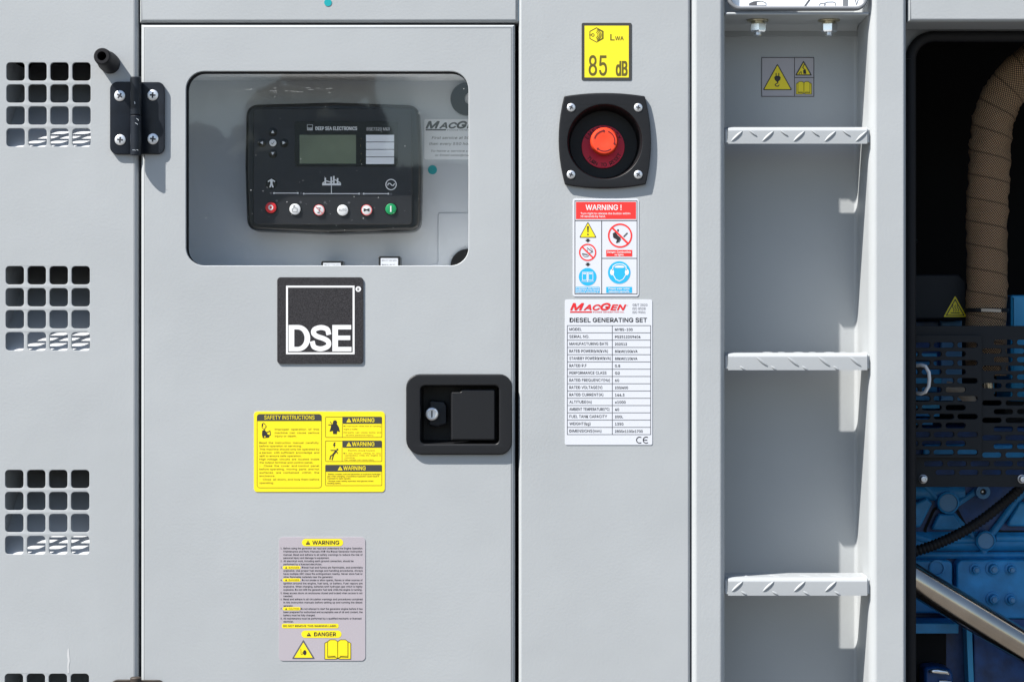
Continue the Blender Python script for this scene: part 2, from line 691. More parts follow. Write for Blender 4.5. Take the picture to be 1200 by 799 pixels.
# --- left panel with grilles of square holes
groups = [(7.5, 73.5), (6.6, 312.0), (6.0, 550.5), (5.6, 789.0), (5.2, 1027.5)]
HP, HS = 25.75, 21.4
outs = [rrect(-320, TOP, 163, BOT, 1.0)]
for (gu, gv) in groups:
    for i in range(4):
        for j in range(4):
            u0, v0 = gu + i * HP, gv + j * HP
            outs.append(rrect(u0, v0, u0 + HS, v0 + HS, 4.2, 4))
# the sheet itself (thin) and its folded right edge
vp = MB()
outs[0] = [(-320, TOP), (157.0, TOP), (157.0, BOT), (-320, BOT)]
vp.plate(outs, 0, -2.2, 'paint', 0.55, 1)
edge = [(157.0 + 4.6 * math.sin(math.radians(a)), -4.6 + 4.6 * math.cos(math.radians(a))) for a in range(0, 91, 15)]
vp.sweep_v(edge + [(161.6, -24)], TOP, BOT, 'paint')
vent = vp.build('vent_panel', enc)
sc_ = MB()
sc_.flat([roundpoly([(79.2, 761), (80.6, 758.5), (81.3, 767), (81.9, 774), (80.6, 780), (81.0, 788), (79.4, 788.5), (78.9, 780), (79.5, 773), (78.7, 768)], .5)], 0.15, 'dust')
sc_.build('scratch', vent)
for (gu, gv) in groups[:4]:
    a = MB()
    vb = gv + 3 * HP + HS + 1.2
    dm = 0.86
    prof = []
    for i in range(13):
        t = i / 12 * 118
        prof.append((vb - t, -2.4 - t * dm))
    uL, uR = gu - 5.5, gu + 3 * HP + HS + 8
    n = len(prof)
    vs = [(uL, v, d) for v, d in prof] + [(uR, v, d) for v, d in prof]
    a.add(vs, [(i, i + 1, n + i + 1, n + i) for i in range(n - 1)], 'scoop')
    top = gv - 8
    for uu in (uL, uR):                       # cheeks
        a.add([(uu, vb, -2.6), (uu, top, -2.6), (uu, top, -111), (uu, vb - 118, -111)], [(0, 1, 2, 3)], 'paint2')
    a.build('air_scoop', vent)
lin_ = MB()
for (gu, gv) in groups[:4]:
    pass
lin_.add([(-300, TOP, -190), (152, TOP, -190), (152, BOT, -190), (-300, BOT, -190),
          (-300, TOP, -1), (152, TOP, -1), (152, BOT, -1), (-300, BOT, -1)],
         [(0, 1, 2, 3), (0, 4, 5, 1), (1, 5, 6, 2), (2, 6, 7, 3), (3, 7, 4, 0)], 'void')
lin_.build('acoustic_lining', vent)

# --- header panel above the door, panel carrying the stop button
hp = MB()
hp.box(163.3, TOP, 607.6, 26.6, -22, 0, 'paint', 4.2, 0, 3)
hp.build('header_panel', enc)
sp = MB()
sp.plate([rrect(607.9, TOP, 809.2, BOT, 0), circ(708.7, 167, 45, 48)], 0, -20, 'paint', 3.6, 3)
sp.build('switch_panel', enc)
ds = MB()  # black strips stand in for the shade inside the panel gaps
ds.box(160, 20, 176, BOT, -40, -23, 'void')
ds.box(592, 20, 622, BOT, -40, -23, 'void')
ds.box(176, 18, 592, 34, -40, -23, 'void')
ds.box(795, TOP, 822, BOT, -40, -23, 'void')
ds.build('gap_backing', enc)

# --- compartment behind the door window
cl = MB()
DV = -70
x0, x1, y0, y1 = 176.0, 566.0, 82.0, 322.0
cl.add([(x0, y0, -5), (x1, y0, -5), (x1, y1, -5), (x0, y1, -5), (x0, y0, DV - 1), (x1, y0, DV - 1), (x1, y1, DV - 1), (x0, y1, DV - 1)],
       [(0, 1, 5, 4), (1, 2, 6, 5), (2, 3, 7, 6), (3, 0, 4, 7)], 'bright')  # bright walls kept close to bounce sun onto the plate
cl.build('switch_compartment', enc)
cp = MB(DV)
cp.box(196, 92, 562, 316, DV - 8, DV, 'platepaint', 1.5, 2)
pl = cp.build('instrument_plate', enc)
rb = MB(DV)
rb.plate([roundpoly([(513.5, 250), (560, 250), (560, 315), (505, 315), (505, 309.5), (513.5, 309.5)], 3)], DV + .8, DV, 'platepaint', .39, 2)
rb.build('raised_strip', pl)
hole = MB(DV)
hole.flat([circ(548, 312, 20, 32)], DV + 3.3, 'void')
hole.build('cable_grommet', pl)
hole = MB(DV)
hole.plate([circ(547.5, 116.5, 19.5, 32), circ(552, 116, 7.5, 20)], DV + 3, DV + .5, 'void', 0.8)
hole.flat([circ(552, 116, 7.5, 20)], DV + .7, 'liftwhite')
hole.build('lock_ring', pl)

# --- engine bay: lintel, flange, rubber seal, dark lining
bl = MB()
bl.box(1064.2, TOP, 1720, 25.8, -46, 0.5, 'paint', 4.2, 0, 3)
bl.build('bay_lintel', enc)
bf = MB(-46)
bf.plate([rrect(1040, 28, 1760, 1270, 1), rrect(1068, 43, 1680, 1230, 27, 8)], -47, -50, 'paint2', 0.6)
bf.build('bay_flange', enc)
bs = MB(-46)
ring_ = rrect(1066.6, 43.5, 1681, 1231, 27, 10)
bs.tube([(p[0], p[1], -44) for p in ring_] + [(ring_[0][0], ring_[0][1], -44)], 6.4, 'rubber', 16, False)
bs.build('rubber_seal', enc)
bb = MB()
bb.add([(1050, -30, -51), (1730, -30, -51), (1730, 1270, -51), (1050, 1270, -51),
        (1050, -30, -420), (1730, -30, -420), (1730, 1270, -420), (1050, 1270, -420)],
       [(0, 1, 5, 4), (1, 2, 6, 5), (2, 3, 7, 6), (3, 0, 4, 7), (4, 5, 6, 7)], 'void')
bb.build('bay_lining', enc)
ep = MB()
ep.box(1700, 20, 1790, BOT, -46, 0, 'paint', 4, 0, 2)
ep.build('end_post', enc)
for (vv, dd) in ((106, -285), (186, -300), (262, -260)):
    rp_ = MB()
    rp_.box(1040, vv, 1150, vv + 5, dd - 6, dd, 'guard', 1)
    rp_.build('foam_retainer', enc)

# ================================================================== DOOR
door = thing('cabinet_door', 'grey cabinet door with a rounded window, black paddle latch and black hinges', 'door', 384, BOT - 10, -10)
dp = MB()
WIN = (218.0, 84.0, 549.0, 311.2)
# front skin with the window cut out, and the folded rim
sk = [(169, 32.8), (599.4, 32.8), (599.4, BOT - 12), (169, BOT - 12)]
dp.plate([sk, rrect(*WIN, 21, 8), rrect(490, 449, 587, 522, 5)], 0, -3.0, 'paint', 0.9, 2)
R = 4.2


def rim(u0, v0, u1, v1, r, m, mb, depth=-20):
    prof = [(r * math.sin(math.radians(a)), -r + r * math.cos(math.radians(a))) for a in range(0, 91, 15)] + [(r, depth)]
    k = len(prof)
    loops = []
    for (o, d) in prof:
        loops.append([(u0 - o, v0 - o, d), (u1 + o, v0 - o, d), (u1 + o, v1 + o, d), (u0 - o, v1 + o, d)])
    vs = [p for l in loops for p in l]
    fs = []
    for i in range(k - 1):
        for j in range(4):
            j2 = (j + 1) % 4
            fs.append((i * 4 + j, i * 4 + j2, (i + 1) * 4 + j2, (i + 1) * 4 + j))
    mb.add(vs, fs, m)


rim(169, 32.8, 599.4, BOT - 12, 4.2, 'paint', dp)
dp.build('door_panel', door)
gl = MB()
gl.box(206, 72, 561, 323, -6.2, -3.6, 'glass', 0, 12)
pane = gl.build('window_pane', door, None)
random.seed(21)
du = MB()
for k in range(150):
    uu, vv = random.uniform(221, 547), random.uniform(88, 309)
    if random.random() < .5:
        vv = 309 - abs(random.gauss(0, 40))
    rr = random.choice((.22, .25, .3, .35, .55))
    du.flat([circ(uu, max(88, vv), rr, 6)], -3.52, 'dust')
for k in range(14):  # short pale dashes across the upper pane
    uu, vv = random.uniform(275, 405), 105 + random.uniform(-3, 3)
    du.stroke([(uu, vv), (uu + random.uniform(2, 9), vv + random.uniform(-.5, .8))], .18, -3.52, 'dust')
dso = du.build('dust_and_dashes', pane)
dso['kind'] = 'stuff'
ws = MB()
ws.plate([rrect(212, 78, 555, 317, 26, 8), rrect(220.6, 86.4, 549.8, 311.8, 20, 8)], -3.05, -3.55, 'rubber')
ws.build('window_seal', door)

# latch
la = MB()
oct_ = rrect(476, 438.2, 600.2, 532.6, (16, 15, 15, 18), 6)
la.plate([oct_, rrect(493.2, 452, 584.8, 519.6, 5)], 3.6, -1, 'black', 1.6, 2)
lat = la.build('latch', door)
tr = MB()
tr.add([(493, 451.8, 0), (585, 451.8, 0), (585, 519.8, 0), (493, 519.8, 0), (495, 454, -24), (583, 454, -24), (583, 517, -24), (495, 517, -24)],
       [(0, 1, 5, 4), (1, 2, 6, 5), (2, 3, 7, 6), (3, 0, 4, 7), (4, 5, 6, 7)], 'black')
tr.build('tray', lat, 20)
pd = MB()
pd.plate([roundpoly([(528.4, 458.5), (540, 458.5), (540.8, 455.8), (580.6, 455.8), (580.6, 516.2), (528.4, 516.2)], 2.2)], 1.6, -7, 'black', 2.2, 3)
pd.build('paddle', lat)
lk = MB()
lk.plate([roundpoly([(503, 469), (520, 471), (523, 476), (523, 497), (512, 501), (502, 499)], 2)], -10, -24, 'navy', 1.5)
lk.lathe(506.0, 485.2, 0, [(7.9, -18), (7.9, -4.5), (7.2, -3.4), (5.6, -3.0), (5.2, -3.8), (0.01, -3.9)], 'zinc', 28)
lk.box(505.2, 481.2, 506.6, 489, -3.8, -3.4, 'slot')
lk.build('lock_cylinder', lat)


def screw(mb, u, v, d, r, rot=0.0, ru=0.0):
    mb.lathe(u, v, d, [(r, 0), (r * .97, .35), (r * .8, .62), (r * .45, .78), (.01, .82)], 'zinc', 24)
    for k in range(2):
        a = rot + k * math.pi / 2
        ca, sa = math.cos(a), math.sin(a)
        L, W = r * .52, r * .15
        pts = [(-L, -W), (L, -W), (L, W), (-L, W)]
        mb.flat([[(u + x * ca - y * sa, v + x * sa + y * ca) for x, y in pts]], d + .85 + .02 * k, 'slot')


def hinge(dv, m):
    h = MB()
    h.plate([rrect(129.5, 96.4 + dv, 160, 181.6 + dv, (9, 0.5, 0.5, 9))], 3.0, 0.02, m, 0.9, 2)
    h.plate([rrect(165.6, 96.8 + dv, 193.4, 181.2 + dv, (.5, 8, 8, .5))], 3.0, 0.02, m, 0.9, 2)
    ho = h.build('hinge', door)
    b = MB()
    for (a0, a1) in ((92.0, 136.3), (137.0, 183.2)):
        b.lathe(161.4, dv, 8.2, [(0.01, a0), (5.6, a0), (6.6, a0 + 1.0), (6.6, a1 - 1.0), (5.9, a1), (.01, a1)], m, 24, 'v')
    if dv == 0:                                         # scuffed paint on the knuckle
        for (a_, b_, c_, e_) in ((163.2, 141.0, 165.6, 143.4), (161.6, 146.2, 164.4, 148.0), (160.8, 121.6, 161.2, 124.0), (158.6, 177.6, 162.0, 178.0), (163.4, 177.4, 165.0, 178.0)):
            b.stroke([(a_, b_), ((a_ + c_) / 2 + .4, (b_ + e_) / 2 - .2), (c_, e_)], .55, 8.2 + 6.75 / DK, 'zinc')
    b.build('barrel', ho)
    for (u, v, r) in ((141.2, 113, .6), (179.8, 112.3, .05), (141.7, 164.5, .1), (180, 163.5, .12)):
        s_ = MB()
        screw(s_, u, v + dv, 3.02, 6.5, r)
        s_.build('screw', ho)
    return ho


hinge(0, 'navy')
hinge(699, 'dusty')

# ================================================================== RUBBER BUFFER
bu = MB()
bu.lathe(128.9, 74.8, 0, [(12.0, 0), (12.0, 8), (10.8, 11), (10.2, 21), (9.8, 24.5), (8.4, 26), (5.3, 26), (4.9, 24), (4.7, 8), (.01, 8)], 'rubber', 32)
bu.V = [(u - d * .085, v - d * .145, d) for u, v, d in bu.V]
bo = bu.build('rubber_buffer')
tag(bo, 'short black rubber bumper sticking out of the panel above the upper hinge', 'bumper')

# ================================================================== LADDER
lad = thing('ladder', 'pale grey recessed ladder between two posts with tread plate rungs', 'ladder', 935, BOT, -30)
RD = -60.0


def arc(cu, cd, r, a0, a1, n=7):
    return [(cu + r * math.cos(math.radians(a0 + (a1 - a0) * i / n)), cd + r * math.sin(math.radians(a0 + (a1 - a0) * i / n))) for i in range(n + 1)]


prof = [(809.6, -24)]
prof += arc(817.1, -6.0, 7.5, 180, 90)
prof += arc(842.8, -5.5, 7.0, 90, 0)
prof += arc(854.8, RD + 5, 5, 180, 270)
prof += arc(1014.5, RD + 4.5, 4.5, 270, 360)
prof += arc(1028.0, -7.5, 9.0, 180, 90)
prof += arc(1057.2, -3.5, 5.0, 90, 0)
prof += [(1062.2, -50)]
lf = MB()
lf.sweep_v(prof, TOP, BOT, 'paint')
lf.flat([circ(1040.6, 41.2, .55, 8)], .06, 'ink')
lf.build('ladder_frame', lad)

for (vT, lo_, u_off, flip) in ((148.3, 20.2, 900.0, False), (413.2, 20.4, 893.0, True), (676.4, 21.2, 864.0, False)):
    rg = MB()
    r = 6.0
    hgt = lo_
    outer = [(vT, -33.5)]
    outer += [(vT + r - r * math.sin(math.radians(a)), -r - 0.5 + r * math.cos(math.radians(a))) for a in range(90, -1, -12)]
    outer += [(vT + hgt, -0.5)]
    inner = [(vT + hgt, -2.4), (vT + r, -2.4)] + [(vT + 3.0 + 1, -4.6), (vT + 3.0, -7), (vT + 3.0, -33.5)]
    rg.sweep_u(outer + inner, 853.5, 1016.5, 'rung')
    # weld beads at both ends
    for (uu, sgn) in ((852.2, 1), (1017.6, -1)):
        pts = [(uu, vT + 2.2, -33), (uu, vT + 2.2, -9), (uu, vT + 4.5, -4.5), (uu, vT + hgt - 1.5, -3.0)]
        rg.tube(pts, [2.6, 2.8, 3.0, 2.2], 'rung', 10)
    # raised tread lozenges: nose row and top rows
    for k in range(-1, 6):
        cu = u_off + 36.5 * k
        if 862 < cu < 1010:
            a = math.radians(-42) if not flip else math.radians(38)
            rg.lozenge((cu, vT + (11.5 if vT < 600 else 10.5) - (1.0 if flip else 0), -0.5), a, 18.0, 3.7, 0.85, 'rung')
        cu2 = cu + (-17.5 if vT < 300 else 18)
        if 862 < cu2 < 1008:
            if vT < 300:
                rg.lozenge((cu2, vT + 8.0, -0.5), math.radians(35), 12.0, 2.6, 0.9, 'rung')
            elif flip:
                rg.lozenge((cu2 - 4, vT + 18.2, -0.5), math.radians(35), 8.5, 2.8, 0.7, 'rung')
            else:
                rg.lozenge((cu2 - 10, vT + 18.4, -0.5), math.radians(30), 8.5, 2.8, 0.7, 'rung')
        for (dd, aa) in ((-14, .75), (-25, -.75)):
            cu3 = cu + (9 if dd == -14 else -9)
            if 864 < cu3 < 1006:
                rg.lozenge((cu3, vT, dd), aa, 15, 4.6, 0.7, 'rung', 'top')
    rg.build('rung', lad)

sh = MB()
sh.box(850.5, 14.2, 1018.6, 17.6, RD + 1, -1.5, 'paint', 1.2, 0, 2)
sh.sweep_u([(17.5, RD + 1), (17.5, RD + 9), (19, RD + 7), (24, RD + 2), (31, RD + 3.5), (31, RD)], 851, 1018, 'paint')
sh.build('shelf', lad)
wf = MB()
wf.plate([rrect(852.5, TOP + 40, 1017.5, 12.2, 15, 8), rrect(857.3, TOP + 45, 1012.5, 7.6, 10.5, 8)], 1.5, -6, 'seal', 1.7, 3)
wfo = wf.build('window_frame', lad)
wp = MB()  # white pane paints in the bright sky mirrored by the glass
wp.box(856.5, TOP + 44, 1013.5, 8.4, -5, -3, 'clear', 0, 10)
wpo = wp.build('window_pane', wfo)
wm = MB()  # grey marks paint the cars and poles mirrored in the pane
cu_ = roundpoly([(878, 6.2), (878.5, 3.5), (884, 1.2), (893, .6), (898.5, 3), (898.8, 6.4)], .6)
wm.flat([cu_, roundpoly([(887.5, 5.8), (887.5, 2.1), (893, 1.4), (897.6, 3.4), (898, 5.8)], .5)], -2.9, 'greyink')
wm.build('car_reflection', wpo)
wm = MB()
wm.stroke([(944, 6.9), (953, -6)], 2, -2.9, 'greyink')
wm.build('slant_reflection', wpo)
wm = MB()
wm.stroke([(960.5, 6.2), (962, 4), (968, 3.2), (970, 2.2), (977, 2.0), (979.6, 3.2), (979.8, 6.2)], .8, -2.9, 'greyink')
wm.stroke([(967, 6), (967.5, 4.6)], 1.4, -2.88, 'greyink')
wm.build('car_reflection', wpo)
wm = MB()
wm.rect(988.4, -30, 994.6, 6.8, -2.9, M['seal'])
wm.build('pole_reflection', wpo)
wm = MB()
wm.stroke([(1001.5, -6), (1004.5, 5.5), (1008, -6)], 1.3, -2.9, 'greyink')
wm.build('wedge_reflection', wpo)

for k, (u, lab) in enumerate(((888.0, 'zinc hex nut and bolt end under the recess shelf, left one above the lifting sticker'),
                              (971.5, 'zinc hex nut and bolt end under the recess shelf, right one beside the ladder side'))):
    f = (C + 26) / C
    t = thing('hex_bolt', lab, 'bolt', u, 17.6, -26, 'bolts hanging under the recess shelf', -26)
    w = MB(-26)
    ofs = -399.5 / f + 399.5
    v0 = 399.5 + (17.6 - 399.5) / f
    w.lathe(u, 0, -26, [(.01, v0), (12.5, v0), (12.8, v0 + 1.2), (12.5, v0 + 2.2), (7.5, v0 + 2.2), (7.5, v0 + 4.6), (.01, v0 + 4.6)], 'brass', 32, 'v')
    w.build('washer', t)
    nn = MB(-26)
    hexa = []
    for j in range(6):
        a = j / 6 * TAU + (.5 if k == 0 else .32)
        hexa.append((10.2 * math.cos(a), 10.2 * math.sin(a)))
    va, vb_ = v0 + 4.6, v0 + 14.6
    vs = []
    for (vv, sc) in ((va, .9), (va + 1, 1), (vb_ - 1.6, 1), (vb_, .84)):
        vs += [(u + x * sc, vv, -26 + y * sc / DK) for x, y in hexa]
    fs = []
    for i in range(3):
        for j in range(6):
            j2 = (j + 1) % 6
            fs.append((i * 6 + j, i * 6 + j2, (i + 1) * 6 + j2, (i + 1) * 6 + j))
    fs += [tuple(range(6)), tuple(range(18, 24))]
    nn.add(vs, fs, 'nut')
    nn.build('nut', t, 25)
    bt = MB(-26)
    pr = [(5.6, vb_ - 3)]
    for q in range(4):
        pr += [(4.3, vb_ + .2 + q * 1.0), (4.9, vb_ + .7 + q * 1.0)]
    pr += [(3.6, vb_ + 4.6), (.01, vb_ + 4.6)]
    bt.lathe(u, 0, -26, pr, 'nut', 20, 'v')
    bt.build('shank', t)

# ================================================================== EMERGENCY STOP
es = thing('emergency_stop', 'orange red mushroom stop button sunk in a square black surround with four screws', 'stop button', 708, 221, 0)
b_ = MB()
cu, cv = 708.6, 166.2


def squircle():
    pts = []
    c = [(661, 113.4), (755.5, 113.4), (756.5, 216.5), (662, 217)]
    bul = [(708, 105.6), (769.5, 166), (709, 226.2), (647.5, 166)]
    q = []
    for i in range(4):
        a, m_, b = Vector(c[i]), Vector(bul[i]), Vector(c[(i + 1) % 4])
        for j in range(10):
            t = j / 10
            p = a * (1 - t) ** 2 + m_ * 2 * t * (1 - t) + b * t * t
            q.append((p.x, p.y))
    return roundpoly([q[k] for k in range(len(q))], 1.2, 1)


b_.plate([squircle(), circ(cu, cv + .6, 43.2, 56)], 3.6, 0.02, 'black', 1.5, 2)
b_.build('surround', es)
cup = MB()
cup.lathe(cu, cv + .6, 0, [(43.6, 3.4), (42.9, 2.6), (42.0, -8), (41.4, -17.5), (39.5, -19.6), (.01, -19.6)], 'black', 56)
cup.build('recess_cup', es)
dk = MB(-18)
dk.plate([circ(706.8, 172.2, 25.2, 48)], -18, -19.5, 'legend', .5)


def arctext(mb, s, cu, cv, r, amid, step, cap, d, m, inside=False):
    n = len(s)
    for i, ch in enumerate(s):
        a = amid + (i - (n - 1) / 2) * step * (-1 if inside else 1)
        x, y = cu + r * math.cos(math.radians(a)), cv + r * math.sin(math.radians(a))
        rot = math.radians(a + 90) if not inside else math.radians(a - 90)
        mb.text(ch, x, y, cap, d, m, al='C', rot=rot, bold=0.02)


arctext(dk, 'EMERGENCY', 706.8, 172.2, 19.5, -90, 15, 4.2, -17.9, 'legendink')
arctext(dk, 'TURN TO RESET', 706.8, 172.2, 23.2, 84, 9.5, 4.2, -17.9, 'legendink', True)
dk.build('legend_disc', es)
bn = MB()
bc = (707.9, 165.8)
bn.lathe(bc[0] + .4, bc[1] - .3, 0, [(10, -18), (10, -15.6), (13, -15.2), (15.4, -13.2), (16.3, -10), (16.4, -3), (15.9, -.8), (14.6, .6), (13, .9), (6, .5), (.01, .45)], 'button', 44)
bno = bn.build('push_button', es)
ar = MB()
for (a0, a1) in ((195, 262), (292, 372), (52, 128)):
    pts = arcpts(bc[0] + .4, bc[1] - .3, 12.0, a0, a1, 9)
    ar.stroke(pts, 1.1, 1.0, 'legendink')
    e = Vector(pts[-1])
    t = (e - Vector(pts[-2])).normalized()
    nrm = Vector((-t.y, t.x))
    ar.flat([[tuple(e + t * 2.4), tuple(e + nrm * 1.7), tuple(e - nrm * 1.7)]], 1.03, 'legendink')
ar.build('arrow_print', bno)
for (u, v, r) in ((669.2, 126.8, .5), (747.6, 126.9, .2), (669.0, 205.2, .35), (747.6, 205.2, .6)):
    s_ = MB()
    screw(s_, u, v, 3.62, 5.0, r)
    s_.build('screw', es)


# ================================================================== SIGNS
def tri(u, v0, v1, w, r=0.8):
    return roundpoly([(u, v0), (u + w / 2, v1), (u - w / 2, v1)], r)


def sign(name, label, cat, u0, v0, u1, v1, r, m, d=0.0, d0=0.0, th=0.35, group=None):
    t = thing(name, label, cat, (u0 + u1) / 2, v1, d, group, d0)
    b = MB(d0)
    b.plate([rrect(u0, v0, u1, v1, r)], d + th, d + .02, m, .1, 1)
    b.build('sheet', t)
    return t, d + th


def book(mb, u0, v0, u1, v1, d, fill, line, w=.8):
    cu = (u0 + u1) / 2
    H = v1 - v0
    W = u1 - u0
    def page(k, dv, ins):
        x0 = cu + k * (W / 2 - ins)
        return [(cu, v0 + H * .10 + dv), (cu + k * W * .10, v0 + dv), (cu + k * W * .30, v0 + dv), (x0, v0 + H * .10 + dv),
                (x0, v1 - H * .10 + dv * .2), (cu + k * W * .12, v1 - H * .12), (cu, v1 - H * .04)]
    out = [(u0, v0 + H * .18), (u0 + W * .10, v0 + H * .1), (u1 - W * .10, v0 + H * .1), (u1, v0 + H * .18), (u1, v1), (cu + 2, v1), (cu, v1 - 1), (cu - 2, v1), (u0, v1)]
    mb.flat([out], d, fill)
    mb.stroke(out, w, d + .06, line, True)
    for k in (-1, 1):
        pg = page(k, 0, W * .11)
        mb.flat([pg], d + .1, fill)
        mb.stroke(pg, w, d + .16, line, True)
        mb.stroke([(cu + k * W * .08, v1 - H * .16), (cu + k * W * .37, v1 - H * .16)], w * .7, d + .18, line)


# --- noise sign
t, d = sign('noise_sign', 'yellow noise level sign reading 85 dB with a black border', 'sign', 681.6, 27.2, 740.2, 94.6, 2.0, 'border')
q = MB()
q.rect(685, 30.6, 736.8, 91.2, d + .08, 'yellow2')
q.build('yellow_field', t)
q = MB()
hx = [(699 + 9 * math.sin(i / 6 * TAU), 41.4 - 8.4 * math.cos(i / 6 * TAU)) for i in range(6)]
q.stroke(hx, .9, d + .16, 'olive', True)
for rr, w in ((3.2, .7), (5.0, .8), (6.6, .9)):
    q.stroke(arcpts(697.5, 41.4, rr, -70, 70, 8), w, d + .2, 'olive')
q.stroke([(690.5, 41.4), (693, 41.4)], .8, d + .2, 'olive')
q.stroke(circ(694.6, 41.4, 1.6, 10), .7, d + .2, 'olive', True)
q.stroke([(700.5, 34.4), (705.5, 37.3), (705.5, 45.5), (700.5, 48.3)], .8, d + .23, 'olive')
q.build('pictogram', t)
q = MB()
q.text('85', 690, 88.6, 23, d + .16, 'olive', u1=711, bold=.008)
q.text('dB', 722, 88.8, 16.5, d + .16, 'olive', u1=734.8, bold=.022)
q.build('number', t)
q = MB()
q.text('L', 715.3, 47.6, 7.0, d + .16, 'olive', bold=.02, u1=720)
q.text('WA', 720.8, 47.6, 4.6, d + .16, 'olive', bold=.015, u1=730.8)
q.build('lettering', t)

# --- red / white warning sticker
t, d = sign('warning_sticker', 'white pictogram sticker with a red WARNING heading below the stop button', 'sticker', 671.2, 233.0, 748.6, 347.6, 3, 'white')
q = MB()
q.frame(673.3, 235.2, 746.8, 344.8, .7, d + .1, 'ink')
q.rect(673.6, 258.2, 746.5, 258.9, d + .14, 'ink')
q.rect(704.6, 258.9, 705.3, 344.4, d + .14, 'ink')
q.rect(705.3, 302.4, 746.5, 303.0, d + .14, 'ink')
q.build('border_lines', t)
q = MB()
q.rect(674.9, 236.8, 745.2, 256.8, d + .1, 'red')
q.text('WARNING !', 686.4, 246.2, 6.0, d + .18, 'whiteprint', u1=728.2, bold=.012)
q.text('Turn right to release the button within', 680.4, 251.4, 2.2, d + .18, 'whiteprint', u1=738.5, bold=.01)
q.text('15 seconds by hand.', 680.4, 254.8, 2.2, d + .18, 'whiteprint', u1=709.5, bold=.01)
q.build('heading', t)
q = MB()
q.flat([tri(688.9, 259.8, 278.6, 20.4, 1)], d + .1, 'ink')
q.flat([tri(688.9, 261.6, 277.8, 17.6, .6)], d + .18, 'yellow')
q.flat([[(687.8, 265.2), (690, 265.2), (689.4, 272.6), (688.4, 272.6)]], d + .26, 'ink')
q.flat([circ(688.9, 274.9, 1.0, 12)], d + .26, 'ink')
for vv in (279.8, 307.9):
    q.flat([[(687.2, vv), (690.4, vv), (690.4, vv + 1.6), (692.2, vv + 1.6), (688.8, vv + 4.4), (685.4, vv + 1.6), (687.2, vv + 1.6)]], d + .1, 'ink')
q.flat([circ(688.6, 295.8, 10.2, 32), circ(688.6, 295.8, 8.6, 32)], d + .1, 'red')
q.stroke(arcpts(691, 293.6, 3, -80, 200, 8), .6, d + .12, 'greyink')
q.stroke([(688, 290.5), (694.5, 295.5)], 1.0, d + .12, 'greyink')
q.stroke([(682.5, 297.5), (688, 298.5)], 1.4, d + .12, 'greyink')
q.stroke(arcpts(686.5, 296.8, 4.2, 30, 150, 6), .6, d + .12, 'greyink')
q.stroke([(682.6, 289.8), (694.6, 301.8)], 1.8, d + .16, 'red')
q.flat([circ(688.6, 324.4, 10.4, 32)], d + .1, 'cyan')
for (a, b) in ((682.2, 687.8), (689.4, 695)):
    q.frame(a, 318.8, b, 328.4, .5, d + .18, 'whiteprint')
    q.rect(a + 1, 320, b - 1, 321.2, d + .18, 'whiteprint')
q.rect(688.2, 318.6, 689, 330.4, d + .18, 'whiteprint')
q.stroke([(681.6, 329.6), (688.6, 330), (695.6, 329.6)], .5, d + .2, 'whiteprint')
q.build('steps_pictogram', t)
q = MB()
q.flat([circ(726.6, 276.2, 14.3, 44), circ(726.6, 276.2, 12.4, 44)], d + .1, 'red')
q.flat([roundpoly([(718, 273.5), (721, 272), (724, 276), (727.5, 279), (724, 284.5), (721.5, 285), (723, 281), (718.5, 278.5)], .7)], d + .12, 'ink')
q.flat([circ(724.2, 270.1, 1.0, 10, 1.5)], d + .12, 'ink')
q.stroke([(731, 277.3), (735, 273.3)], 1.6, d + .12, 'greyink')
q.stroke([(725, 284), (727.4, 280.6)], .8, d + .13, 'greyink')
q.stroke([(717.2, 266.8), (736, 285.6)], 2.2, d + .18, 'red')
q.rect(710.3, 293.0, 740.8, 300.6, d + .1, 'red')
q.text('Danger: Combustible', 711.8, 296.4, 2.0, d + .18, 'whiteprint', u1=739.2, bold=.02)
q.text('no lights', 720.4, 299.6, 2.0, d + .18, 'whiteprint', u1=730.6, bold=.02)
q.build('no_fire_pictogram', t)
q = MB()
q.flat([circ(725.6, 319.4, 13.2, 44)], d + .1, 'cyan')
q.stroke([(717.8, 316.6), (718.4, 312), (722, 309.8), (726, 309.3), (730, 309.8), (733.4, 312), (734, 316.6)], .9, d + .18, 'whiteprint')
q.flat([roundpoly([(719.5, 313.2), (722, 311.7), (726, 311.3), (730, 311.7), (732.4, 313.2), (730, 313.8), (722, 313.8)], .5)], d + .18, 'whiteprint')
q.flat([circ(717.2, 319.0, 2.3, 16, 3.6)], d + .18, 'whiteprint')
q.flat([circ(734.6, 319.0, 2.3, 16, 3.6)], d + .18, 'whiteprint')
q.stroke([(718.6, 322), (721.6, 327.4), (725.8, 329.4), (730, 327.4), (733.4, 322)], .8, d + .2, 'whiteprint')
q.rect(710.3, 336.2, 740.6, 343.2, d + .1, 'cyan')
q.text('Please wear noise', 713, 339.2, 1.9, d + .18, 'whiteprint', u1=737.6, bold=.02)
q.text('reduction earmuffs', 713.4, 342.4, 1.9, d + .18, 'whiteprint', u1=737.2, bold=.02)
q.build('ear_muff_pictogram', t)
q = MB()
q.rect(674.6, 336.2, 702.6, 343.2, d + .1, 'cyan')
q.text('In operation, the machine', 675.2, 338.4, 1.6, d + .18, 'whiteprint', u1=702, bold=.02)
q.text('please refer to the manual', 675.2, 340.8, 1.6, d + .18, 'whiteprint', u1=702, bold=.02)
q.text('before starting it', 675.6, 343.0, 1.3, d + .18, 'whiteprint', u1=701, bold=.02)
q.build('caption', t)


